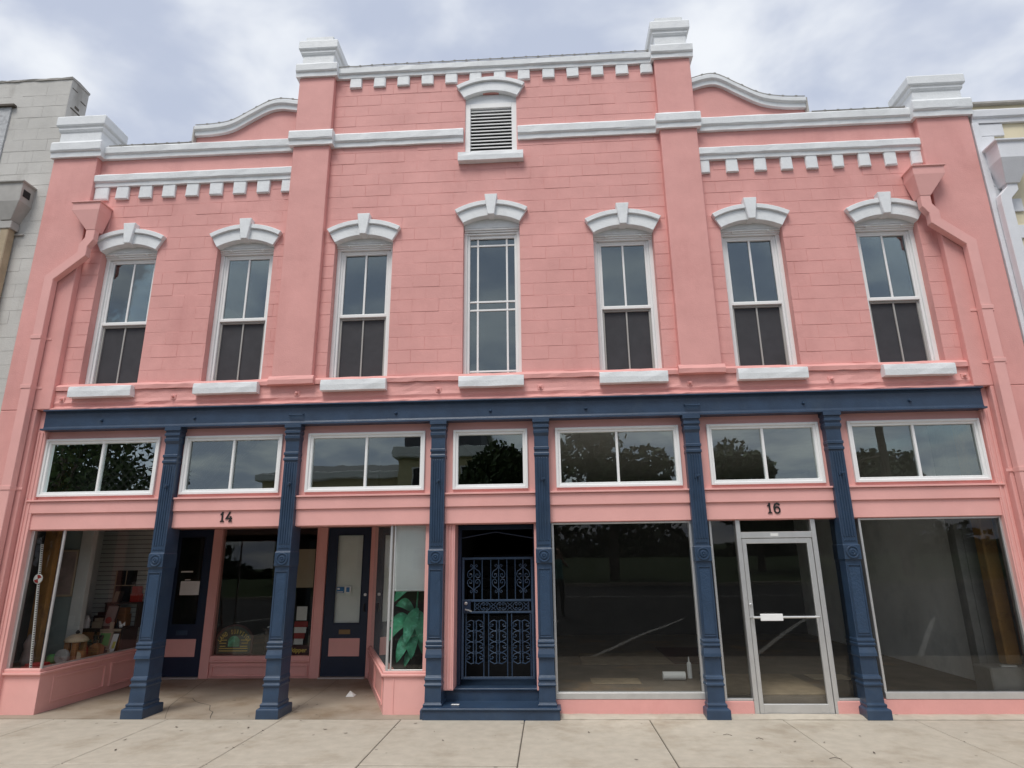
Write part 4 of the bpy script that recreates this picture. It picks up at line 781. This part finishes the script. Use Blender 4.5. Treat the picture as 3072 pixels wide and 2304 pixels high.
one(MB().lathe([(.03, 0), (.03, .06), (.02, .07), (.02, .09)], (-7.07, 1.62, .517), 'z', 12), 'white_jar', 'paper', 'white jar standing before the green instrument case', 'jar')
# mid window of the recess
YS = RY+.07
sg = tag(empty('surveyor_sign', (-5.55, YS, .36)), 'arched dark sign lettered LAND SURVEYOR in gold behind the recess window', 'sign')
def arch(cx, hw, z0, zs, zt, n=12):
    r = (hw*hw+(zt-zs)**2)/(2*(zt-zs)); zc = zt-r; a = math.asin(hw/r); return [(cx-hw, z0), (cx+hw, z0)]+[(cx+r*math.sin(a-2*a*i/n), zc+r*math.cos(a-2*a*i/n)) for i in range(n+1)]
sub(sg, MB().prism(arch(-5.545, .33, .362, .67, .865), YS, YS+.04), 'board', 'maroon', bevel=.006); sub(sg, MB().prism(arch(-5.545, .295, .39, .655, .832), YS-.006, YS+.01), 'face', 'sign_green')
sub(sg, text_mb('LAND SURVEYOR', .10, .001, (0, YS-.008, 0), arc=(-5.545, .43, .28, 147, 33), bold=1.6), 'lettering', 'gold')
sub(sg, MB().prism(arch(-5.545, .10, .50, .60, .675), YS-.009, YS), 'emblem', 'teal_leaf')
for k, (x0, x1) in enumerate(((-5.79, -5.67), (-5.80, -5.68), (-5.79, -5.69), (-5.42, -5.30), (-5.41, -5.29), (-5.43, -5.30))): sub(sg, MB().box(x0, x1, YS-.008, YS, .60-.05*(k % 3), .612-.05*(k % 3)), 'small_print', 'gold')
for z in (.465, .425): sub(sg, MB().box(-5.80, -5.29, YS-.008, YS, z, z+.012), 'small_print', 'gold')
s2 = tag(empty('name_board', (-4.45, YS, .36)), 'low dark board with yellow script reading The Skipper in the recess window', 'sign'); sub(s2, MB().box(-4.78, -4.155, YS, YS+.05, .362, .515), 'board', 'maroon', bevel=.012, seg=2); sub(s2, text_mb('The Skipper', .105, .001, (-4.50, YS-.003, .405), bold=1.5), 'lettering', 'gold')
fl = tag(empty('striped_flag', (-4.42, 3.0, .52)), 'red and white striped flag hanging slanted in the recess window', 'flag')
for k, m in enumerate(('red', 'paper', 'red', 'paper')): z1 = .90-k*.095; sub(fl, leanq(-4.52+k*.003, -4.28-k*.022, z1-.095, z1, 2.985, .01, .006), 'stripe', m)
dc = tag(empty('framed_certificate', (-4.37, 2.96, .9)), 'small black framed certificate above the striped flag', 'picture'); sub(dc, bars(MB(), -4.50, -4.28, .905, 1.165, .015, 2.955, 2.975), 'frame', 'black'); sub(dc, MB().box(-4.485, -4.295, 2.962, 2.972, .92, 1.15), 'sheet', 'paper')
one(leanq(-4.52, -4.215, 1.47, 2.13, 2.93, .01, .003), 'wall_map', 'tan', 'large pale drawing taped behind the recess window above the certificate', 'poster')
one(MB().box(-5.13, -4.80, 3.2, 3.5, .03, .74).box(-5.16, -4.77, 3.17, 3.53, .742, .77), 'side_table', 'chest', 'dark side table inside behind the recess window', 'table', bevel=.005)
one(MB().box(-5.12, -4.96, 3.25, 3.45, .772, .79).box(-5.08, -4.94, 3.22, 3.4, .792, .806), 'paper_pile', 'paper', 'white papers piled on the dark side table', 'papers')
one(MB().box(-4.96, -4.85, 3.3, 3.34, .775, 1.0), 'calendar', 'paper', 'white card standing on the dark side table', 'card', bevel=.003)
# papers and stickers on the doors
n_a = tag(empty('door_notice', (-6.42, RY, 1.37)), 'white printed notice taped to the left door glass', 'notice'); sub(n_a, MB().box(-6.60, -6.25, RY+.002, RY+.006, 1.365, 1.60), 'sheet', 'paper')
for k in range(9): sub(n_a, MB().box(-6.57, -6.29-R.uniform(0, .08), RY+.0005, RY+.002, 1.39+k*.022, 1.396+k*.022), 'printed_line', 'alu')
one(MB().box(-6.62, -6.40, RY+.002, RY+.006, 1.75, 1.775), 'hours_strip', 'paper', 'narrow white strip above the notice on the left door', 'sticker'); one(MB().box(-6.53, -6.43, RY+.002, RY+.006, 1.615, 1.632), 'small_strip', 'paper', 'tiny white strip just above the notice on the left door', 'sticker')
bl = MB()
for k in range(1): bl.box(-3.84, -3.28, RY+.05, RY+.056, .84, 2.40)
one(bl, 'door_blind', 'blind', 'white blind drawn behind the glass of the right recess door', 'blind')
st_ = tag(empty('door_sticker', (-3.63, RY, 1.36)), 'blue and white stickers on the glass of the right recess door', 'sticker'); sub(st_, MB().box(-3.755, -3.625, RY+.001, RY+.006, 1.375, 1.475), 'blue_label', 'blue'); sub(st_, MB().box(-3.745, -3.70, RY-.0005, RY+.001, 1.43, 1.46).box(-3.745, -3.64, RY-.0005, RY+.001, 1.385, 1.40), 'white_print', 'paper'); sub(st_, MB().box(-3.61, -3.50, RY+.001, RY+.006, 1.375, 1.485), 'pale_label', 'alu'); sub(st_, MB().box(-3.585, -3.525, RY-.0005, RY+.001, 1.39, 1.47), 'pale_blue_mark', 'blue')
# right display: roller shade, plant, inner blind
rs = tag(empty('roller_shade', (-1.92, .29, 1.49)), 'white roller shade half drawn in the narrow display window', 'roller shade'); sub(rs, MB().strip([(.285, 1.52), (.287, 2.42), (.290, 2.42), (.288, 1.52)], -2.14, -1.67, .05, .0015), 'cloth', 'blind'); sub(rs, MB().tube([(-2.14, .287, 1.512), (-1.67, .287, 1.512)], .012, 8), 'hem_bar', 'blind'); sub(rs, MB().tube([(-2.14, .31, 2.43), (-1.67, .31, 2.43)], .03, 10), 'roller', 'alu')
iv = Vector((t_.x, t_.y)); nn = n_ if n_.x > 0 else -n_
a2, b2 = A_+iv*.9+nn*.18, A_+iv*2.5+nn*.18
one(MB().flat([(a2.x, a2.y), (b2.x, b2.y), (b2.x+.01, b2.y+.003), (a2.x+.01, a2.y+.003)], .95, 2.42), 'side_blind', 'blind', 'pale blind hanging behind the slanted side glass of the narrow display', 'blind')
pl = tag(empty('potted_plant', (-1.95, .75, .45)), 'artificial broad-leaved green plant in the narrow display window below the shade', 'plant')
sub(pl, MB().lathe([(.08, 0), (.1, .02), (.12, .16), (.125, .17), (.11, .17), (.1, .15), (0, .15)], (-1.93, .78, .452), 'z', 16), 'pot', 'chest'); sub(pl, MB().tube([(-1.93, .78, .6), (-1.94, .77, .9), (-1.90, .76, 1.25), (-1.88, .75, 1.6)], [.022, .018, .014, .008], 6), 'stem', 'teal_leaf')
def leaf(base, tip, w, droop):
    b_, t = Vector(base), Vector(tip); d_ = t-b_; side = d_.cross(Vector((0, -1, .2))).normalized(); vs = []; n = 8
    for i in range(n+1):
        s = i/n; c_ = b_+d_*s+Vector((0, -.05*math.sin(math.pi*s), droop*math.sin(math.pi*s))); ww = w*math.sin(math.pi*min(1, s*.97+.03))**.7*(1-.25*s)
        vs += [c_-side*ww, c_+Vector((0, .015, 0)), c_+side*ww]
    fs = [(3*i+k, 3*i+k+1, 3*i+k+4, 3*i+k+3) for i in range(n) for k in (0, 1)]
    return MB().add(vs, fs).build('leaf', 'teal_leaf', pl, smooth=True)
for bz in (((-1.88, .70, 1.26), (-2.00, .50, .78), .10, .05), ((-1.92, .74, 1.08), (-2.27, .52, .80), .085, .13), ((-1.93, .74, 1.0), (-1.90, .48, .62), .10, .05), ((-1.95, .76, .95), (-2.12, .56, .56), .095, .06), ((-1.86, .72, 1.22), (-1.76, .48, .80), .09, .06), ((-1.88, .76, 1.08), (-1.72, .60, .60), .085, .05), ((-1.86, .78, 1.62), (-2.2, .60, 1.34), .10, .10), ((-1.86, .78, 1.55), (-1.68, .7, 1.40), .07, .1), ((-1.94, .80, .98), (-2.28, .78, 1.08), .08, .1), ((-1.95, .84, 1.2), (-2.24, .9, 1.28), .08, .08), ((-1.93, .78, .75), (-2.02, .6, .50), .05, .02)): leaf(*bz)
# number 16: things left on the floor
one(MB().lathe([(.032, 0), (.034, .004), (.034, .19), (.028, .21), (.012, .225), (.009, .29), (.0, .295)], (2.02, 1.66, .186), 'z', 14), 'caulk_tube', 'paper', 'white pointed tube standing on the floor of the empty shop', 'tube')
one(MB().tube([(1.60, 1.5, .245), (1.92, 1.5, .245)], .058, 16), 'paper_roll', 'paper', 'white paper roll lying on the floor of the empty shop', 'paper roll')
one(MB().flat([(5.68, .4), (5.86, .38), (5.9, .46), (5.72, .5)], .516, .53), 'crumpled_rag', 'paper', 'white rag on the stone plinth under the timber post', 'rag')

# ================================================================== LITTER ON THE PAVEMENT
one(MB().add([(-3.02, 1.30, .005), (-2.90, 1.30, .005), (-2.89, 1.40, .012), (-2.975, 1.37, .075), (-3.04, 1.44, .01), (-2.925, 1.335, .03)], [(0, 1, 5), (1, 2, 5), (2, 3, 5), (3, 4, 0), (0, 5, 3), (2, 4, 3)]), 'paper_scrap', 'paper', 'crumpled white paper scrap on the recess floor before the right door', 'litter')
one(MB().flat([(-1.29, .07), (-1.19, .06), (-1.185, .10), (-1.28, .105)], .1425, .149), 'paper_slip', 'paper', 'small white slip on the lower navy step', 'litter')
def dry_leaf(x, y, s, z=.006):
    a = R.uniform(0, 6.3); vs = []
    for px, py, pz in ((-1, 0, .25), (-.3, .32, .05), (.4, .26, .05), (1, 0, .3), (.4, -.26, .02), (-.3, -.3, .08)): vs.append((x+s*(px*math.cos(a)-py*math.sin(a)), y+s*(px*math.sin(a)+py*math.cos(a)), z+s*pz*.5))
    return MB().add(vs, [(0, 1, 4, 5)[:4], (1, 2, 4), (2, 3, 4)]).build('dry_leaf', 'chest')
for i in range(46):
    if i < 20: x, y = R.uniform(-4.0, -2.3), R.uniform(-.9, .8)
    elif i < 24: x, y = R.uniform(-6.5, -4), R.uniform(-.2, 1.6)
    else: x, y = R.uniform(-5.5, 4.8), R.uniform(-1.75, -.1)
    if y > .15 and (x > -2.35-.36*(y-.2) or x < -6.7): x = -3.4
    tag(dry_leaf(x, y, R.uniform(.012, .032), .006), 'tiny dry brown leaf scrap lying on the concrete', 'leaf', 'dry leaf scraps on the pavement')
for x, y, l in ((1.9, -.75, .09), (2.7, -1.6, .11), (2.2, -.9, .07)): one(MB().tube([(x-l/2, y, .008), (x, y+.01, .014), (x+l/2, y-.02, .007)], .0025, 5), 'twig', 'chest', 'thin dry twig lying on the sidewalk before the empty shop', 'twig', 'twigs on the sidewalk')

# ================================================================== NEIGHBOURING BUILDINGS
L_ = tag(empty('grey_neighbour_building', (-11, .2, 0)), 'grey painted block building with weathered parapet beside the pink storefront', 'building')
mb = MB(); holes_wall(mb, -16, -8.045, -.05, 10.03, .05, .45, []); gw = mb.build('wall', 'grey_block', L_)
MB().strip([(.46, 10.02), (.035, 10.02), (.03, 10.05), (.2, 10.075), (.46, 10.06)], -16, -8.035, .1, .006).build('parapet_cap', 'flash', gw)
MB().box(-16, -9.02, .02, .06, 3.0, 9.48).build('rough_panel', 'grey_rough', gw); MB().box(-16, -8.95, -.02, .05, 9.48, 9.52).build('drip_ledge', 'groove', gw)
k = 0
for i in range(32):
    z = 9.93-.222*(i+1); x = -8.05
    if z < 3: break
    x -= (.22 if i % 2 else 0)
    if i % 2: block_mesh(MB(), -8.27+.002, -8.05, z+.004, z+.218, .034, .055, .004).build('block', 'grey_block', gw) if False else None
    xs = [-8.047]+([-8.26] if i % 2 else [])+[-8.26-.42*q if i % 2 else -8.047-.42*q for q in range(1, 4)]
    for a, b in zip(xs, xs[1:]):
        if b < (-9.02 if z < 9.48 else -9.6): b = -9.018 if z < 9.48 else b
        if a-b < .03: continue
        m_ = MB(); block_mesh(m_, b+.0008, a-.0008, z+.0015, z+.2205, .0465+R.uniform(-.0006, .0006), .055, .0018); m_.build('block', 'grey_block', gw)
for y0, z0, y1, z1, w_ in ((.12, 9.62, .34, 9.48, .03), (.2, 9.55, .3, 9.60, .05), (.15, 9.32, .4, 9.20, .02), (.3, 9.82, .42, 9.76, .02), (.08, 9.9, .2, 9.86, .015)): MB().box(-8.05, -8.042, y0, y1, min(z0, z1), min(z0, z1)+w_).build('spalled_crack', 'groove', gw)
MB().box(-16, -8.1, .46, .8, 9.0, 9.05).build('roof_edge', 'flash', L_); MB().box(-16, -8.06, .45, 12, -.05, 9.0).build('body', 'grey_block', L_)
hp = MB().loft([[(-8.60, -.13, 7.20), (-8.42, -.13, 7.20), (-8.42, .05, 7.20), (-8.60, .05, 7.20)], [(-8.80, -.2, 7.50), (-8.28, -.2, 7.50), (-8.28, .08, 7.50), (-8.80, .08, 7.50)], [(-8.80, -.2, 7.82), (-8.28, -.2, 7.82), (-8.28, .08, 7.82), (-8.80, .08, 7.82)], [(-8.83, -.23, 7.83), (-8.25, -.23, 7.83), (-8.25, .08, 7.83), (-8.83, .08, 7.83)], [(-8.83, -.23, 7.86), (-8.25, -.23, 7.86), (-8.25, .08, 7.86), (-8.83, .08, 7.86)]]).build('conductor_head', 'grey_metal', L_, .006)
MB().box(-8.283, -8.272, -.16, -.03, 7.60, 7.72).build('overflow_slot', 'black', hp); MB().box(-8.58, -8.44, -.11, .03, .1, 7.21).build('downspout', 'rust_pipe', L_, .012); MB().box(-8.62, -8.40, -.125, .035, 7.06, 7.19).build('collar', 'grey_metal', hp, .006); MB().box(-8.70, -8.30, .015, .036, 7.0, 7.03).build('strap', 'grey_metal', hp)
Rr = tag(empty('cream_neighbour_building', (9.5, .2, 0)), 'cream painted building with white quoins and cornice beside the pink storefront', 'building')
MB().box(6.63, 15, .05, .45, -.05, 8.58).build('wall', 'cream', Rr); MB().box(6.62, 15, -.02, .5, 8.58, 8.62).build('parapet_cap', 'flash', Rr, .004)
coping('cornice', 6.64, 15, 8.25, 8.48, -.03, .3, Rr, 'lavender_white', .002); MB().box(6.66, 15, .45, 12, -.05, 8.3).build('body', 'cream', Rr)
MB().box(6.62, 6.72, -.01, .3, -.03, 8.25).build('edge_strip', 'lavender_white', Rr, .006)
for i in range(38):
    z = 8.24-.216*(i+1)
    if z < 0: break
    MB().box(6.725, 7.08 if i % 2 == 0 else 6.92, .02, .06, z+.003, z+.213).build('quoin', 'lavender_white', Rr, .004)
def ringR(x0, x1, y0, z): return [(x0, y0, z), (x1, y0, z), (x1, .05, z), (x0, .05, z)]
hr = MB().loft([ringR(6.78, 6.98, -.15, 7.10), ringR(6.70, 7.12, -.28, 7.45), ringR(6.70, 7.12, -.28, 7.70), ringR(6.66, 7.16, -.31, 7.715), ringR(6.66, 7.16, -.31, 7.745)])
hr = hr.build('conductor_head', 'lavender_white', Rr, .006); MB().sweep([(6.88, 7.12), (6.88, 7.03), (6.76, 6.90), (6.75, 6.8), (6.75, .1)], .15, .11, -.13).build('downspout', 'lavender_white', Rr, .006)

# ================================================================== ACROSS THE STREET (seen in the glass)
def tree(x, y, h, r, seed, label, trunk=.22, low=.22, n=9000):
    q = random.Random(seed); t = tag(empty('tree', (x, y, 0)), label, 'tree', 'trees across the street')
    tk = MB().tube([(x, y, -.1), (x+.08, y, h*.25), (x-.05, y+.1, h*.5), (x+.1, y, h*.8)], [trunk*1.3, trunk, trunk*.7, trunk*.2], 8)
    cl_ = []
    for k in range(13):
        a = q.uniform(0, 6.28); rr = r*math.sqrt(q.random())*.75; zz_ = h*(low+(1-low)*q.uniform(.12, .88)); f_ = 1-abs((zz_/h-low)/(1-low)-.42)*1.0
        c_ = Vector((x+rr*f_*math.cos(a), y+rr*f_*math.sin(a), zz_)); cl_.append((c_, r*q.uniform(.28, .46)))
        tk.tube([(x, y, h*q.uniform(.25, .6)), tuple((Vector((x, y, h*.5))+c_)/2), tuple(c_)], [trunk*.4, trunk*.25, .03], 5)
    tk.build('trunk', 'bark', t)
    mb = MB()
    for i in range(n):
        c_, cr_ = q.choice(cl_); d_ = Vector((q.gauss(0, 1), q.gauss(0, 1), q.gauss(0, .8))); d_ = d_.normalized()*cr_*q.random()**.4; p = c_+d_; s = q.uniform(.12, .27)
        u = Vector((q.gauss(0, 1), q.gauss(0, 1), q.gauss(0, 1))).normalized(); v = u.orthogonal().normalized(); mb.add([p-u*s, p+v*s*.6, p+u*s, p-v*s*.6], [(0, 1, 2, 3)])
    cr2 = mb.build('crown', ['leaf_a', 'leaf_b'], t, fix=False)
    cr2.data.polygons.foreach_set('material_index', [q.randrange(2) for _ in range(len(cr2.data.polygons))]); return t
TS = [(-28.5, -27, 14, 6.3, 'large dark tree reflected in the transom over the left display'), (-34, -33, 15, 7, 'tall spreading tree at the end of the row, reflected beside the lattice'), (-19, -36, 6.3, 3.0, 'low rounded tree reflected at the foot of the second transom'), (-2.6, -30, 9.0, 3.2, 'dark tree before the yellow house reflected over the stair gate'), (3.0, -27, 12.5, 4.6, 'broad dense tree reflected in the transom right of the stair gate'), (13.6, -36, 10.2, 4.4, 'pointed leafy tree reflected in the transom over number 16'), (18.2, -41, 7.4, 3.4, 'small bushy tree reflected beside the pointed one over number 16'), (21.5, -33, 8.2, 3.4, 'spreading tree behind the wooden utility pole')]
for i, (x, y, h, r, lab) in enumerate(TS): tree(x, y, h, r, 40+i, lab)
# utility pole
up = tag(empty('utility_pole', (19.4, -29, 0)), 'wooden utility pole with a short arm standing across the street', 'utility pole'); MB().tube([(19.4, -29, -.1), (19.2, -29, 12)], [.30, .2], 10).build('pole', 'bark', up); MB().tube([(19.3, -29, 7.6), (17.6, -29, 7.2)], .07, 6).build('arm', 'bark', up)
# house opposite
H = tag(empty('yellow_house', (-12, -52, 0)), 'yellow house with white cornice and dark roof reflected in the transom', 'house')
MB().box(-26, -12.5, -58, -46, -.1, 9.0).build('wall', 'house', H); MB().box(-26.5, -12.5, -58.5, -45.3, 9.0, 9.6).build('cornice', 'house_white', H, .05); MB().loft([[(-26.4, -58, 9.6), (-12.5, -58, 9.6), (-12.5, -45.5, 9.6), (-26.4, -45.5, 9.6)], [(-23, -54, 10.6), (-12.5, -54, 10.6), (-12.5, -48.5, 10.6), (-23, -48.5, 10.6)]]).build('roof', 'slate', H)
MB().box(-12.48, -4.8, -57, -44.6, -.1, 10.6).build('front_block', 'house', H); MB().box(-12.9, -4.4, -57.4, -44.0, 10.6, 11.5).build('block_cornice', 'house_white', H, .06); MB().box(-12.1, -5.2, -56.5, -45.2, 11.5, 13.4).build('attic', 'slate', H); MB().box(-12.5, -4.8, -57, -44.4, 13.4, 13.8).build('attic_cornice', 'house_white', H, .05)
for k in range(9): x = -25.8+k*1.6; MB().lathe([(.16, 0), (.13, .3), (.12, 2.6), (.18, 2.8)], (x, -44.6, 4.6), 'z', 8).build('porch_column', 'house_white', H)
MB().box(-26.5, -12.6, -46, -44.2, 4.2, 4.6).build('porch_floor', 'house_white', H); MB().box(-26.5, -12.6, -46, -44.2, 7.4, 7.8).build('porch_beam', 'house_white', H)
for x, yf, zs in ((-24.5, -46, (1.2, 5.0)), (-21, -46, (1.2, 5.0)), (-17.5, -46, (1.2, 5.0)), (-14.5, -46, (1.2, 5.0)), (-10.8, -44.6, (1.2, 4.6, 7.9)), (-8.6, -44.6, (1.2, 4.6, 7.9)), (-6.4, -44.6, (1.2, 4.6, 7.9))):
    for z in zs: w = MB().box(x-.6, x+.6, yf-.01, yf+.05, z, z+1.9).build('window', 'house_white', H); MB().box(x-.48, x+.48, yf+.05, yf+.08, z+.12, z+1.78).build('pane', 'black', w)
q = random.Random(5); hb = MB()                              # far belt of shrubs and woods closing the view
for i in range(16000):
    x = q.uniform(-110, 110); z = abs(q.gauss(0, 1))*1.5*(1+.6*math.sin(x*.21)+.4*math.sin(x*.53+1)); p = Vector((x, -74+q.uniform(-3, 3), min(z, 6)+.1)); s = q.uniform(.3, .7); u = Vector((q.gauss(0, 1), q.gauss(0, 1), q.gauss(0, 1))).normalized(); v = u.orthogonal().normalized()
    hb.add([p-u*s, p+v*s*.7, p+u*s, p-v*s*.7], [(0, 1, 2, 3)])
tag(hb.build('far_woods', 'leaf_a', fix=False), 'far belt of dark woods beyond the lawn across the street', 'woods', kind='stuff')

# ================================================================== THE PHOTOGRAPHER (seen in the glass)
def person():
    gx_, gy_ = .05, -9.02; gz = road_z(gy_); h = 1.76
    root = tag(empty('person', (gx_, gy_, gz)), 'person in teal top and dark trousers holding up a phone, reflected in the shop window', 'person')
    V = {}; E_ = []; rad = {}
    def v(n, x, y, z, rx, ry=None): V[n] = Vector((gx_+x, gy_+y, gz+z)); rad[n] = (rx, ry or rx)
    v('pel', 0, 0, .95, .15, .11); v('wst', 0, .0, 1.10, .13, .10); v('chs', 0, .0, 1.30, .155, .115); v('nk0', 0, 0, 1.45, .075, .07); v('nk1', 0, .02, 1.52, .055); v('hd0', 0, .03, 1.60, .075, .085); v('hd1', 0, .03, 1.69, .08, .095); v('hd2', 0, .02, 1.745, .05, .06)
    for s, n in ((-1, 'l'), (1, 'r')):
        v('hp'+n, s*.09, 0, .88, .095); v('kn'+n, s*.10, .02, .49, .062); v('an'+n, s*.10, -.02, .09, .042); v('he'+n, s*.10, -.03, .045, .042); v('to'+n, s*.115, .16, .035, .036)
        v('sh'+n, s*.17, 0, 1.42, .066); v('el'+n, s*.27, .16, 1.28, .045); v('wr'+n, s*.07-.03, .33, 1.60, .03); v('pa'+n, s*.052-.045, .36, 1.665, .034, .02)
        E_.extend([('pel', 'hp'+n), ('hp'+n, 'kn'+n), ('kn'+n, 'an'+n), ('an'+n, 'he'+n), ('he'+n, 'to'+n), ('chs', 'sh'+n), ('sh'+n, 'el'+n), ('el'+n, 'wr'+n), ('wr'+n, 'pa'+n)])
        for k in range(4): v('f%d%s' % (k, n), s*.05-.05+s*.01, .385+.004*k, 1.65+.024*k, .0085); v('g%d%s' % (k, n), s*.032-.05, .412, 1.652+.024*k, .0075); E_.extend([('pa'+n, 'f%d%s' % (k, n)), ('f%d%s' % (k, n), 'g%d%s' % (k, n))])
        v('th'+n, s*.035-.05, .345, 1.64, .0095); v('tt'+n, s*.02-.05, .352, 1.672, .008); E_.extend([('pa'+n, 'th'+n), ('th'+n, 'tt'+n)])
    E_.extend([('pel', 'wst'), ('wst', 'chs'), ('chs', 'nk0'), ('nk0', 'nk1'), ('nk1', 'hd0'), ('hd0', 'hd1'), ('hd1', 'hd2')])
    ks = list(V); me = bpy.data.meshes.new('b'); me.from_pydata([V[k] for k in ks], [(ks.index(a), ks.index(b)) for a, b in E_], []); ob = bpy.data.objects.new('b', me); col.objects.link(ob)
    ob.modifiers.new('skin', 'SKIN')
    for i, k_ in enumerate(ks): me.skin_vertices[0].data[i].radius = rad[k_]; me.skin_vertices[0].data[i].use_root = (k_ == 'pel')
    ss = ob.modifiers.new('sub', 'SUBSURF'); ss.levels = ss.render_levels = 2
    dg = bpy.context.evaluated_depsgraph_get(); m2 = bpy.data.meshes.new_from_object(ob.evaluated_get(dg)); bpy.data.objects.remove(ob)
    for nme in ('skin', 'shirt', 'trousers', 'black'): m2.materials.append(M[nme])
    for p in m2.polygons:
        c_ = p.center; z = c_.z-gz; y = c_.y-gy_; p.use_smooth = True
        p.material_index = 3 if z < .085 else 2 if z < .97 else 0 if (z > 1.475 or y > .2) else 1
    for vv in m2.vertices: vv.co -= Vector((gx_, gy_, gz))
    m2.name = 'body'; bo = bpy.data.objects.new('body', m2); col.objects.link(bo); place(bo, Vector((gx_, gy_, gz)), root)
    hr_ = MB(); rings = []
    for k in range(7):
        t = k/6; z = 1.56+.215*t; rr = .098*math.sin(math.pi*(.36+.62*t))+.012
        rings.append([(gx_+rr*math.cos(a), gy_+.0+rr*1.1*math.sin(a)-.02*(1-t), gz+z) for a in [math.pi*.92+i*math.pi*1.16/14 if t < .55 else i*2*math.pi/14 for i in range(15)]])
    hr_.loft(rings).build('hair', 'hair', root, smooth=True)
    for s in (-1, 1): MB().lathe([(.011, 0), (.009, .006), (0, .009)], (gx_+s*.032, gy_+.118, gz+1.655), 'y', 8).build('eye', 'black', root)
    fc = MB().loft([[(gx_-.012, gy_+.115, gz+1.60), (gx_+.012, gy_+.115, gz+1.60), (gx_+.006, gy_+.118, gz+1.66), (gx_-.006, gy_+.118, gz+1.66)], [(gx_-.008, gy_+.142, gz+1.605), (gx_+.008, gy_+.142, gz+1.605), (gx_+.003, gy_+.125, gz+1.655), (gx_-.003, gy_+.125, gz+1.655)]]); fc.build('nose', 'skin', root); MB().box(gx_-.022, gx_+.022, gy_+.10, gy_+.118, gz+1.573, gz+1.581).build('mouth', 'red', root)
person()
ph = tag(empty('mobile_phone', (0, -CAM_D-.02, CAM_H-.13)), 'black phone held up by the person reflected in the shop window', 'phone')
MB().box(-.04, .04, -CAM_D-.034, -CAM_D-.026, CAM_H-.135, CAM_H+.015).build('case', 'black', ph, .002); MB().lathe([(.008, 0), (.008, .004)], (0, -CAM_D-.026, CAM_H), 'y', 10).build('lens_ring', 'steel', ph)
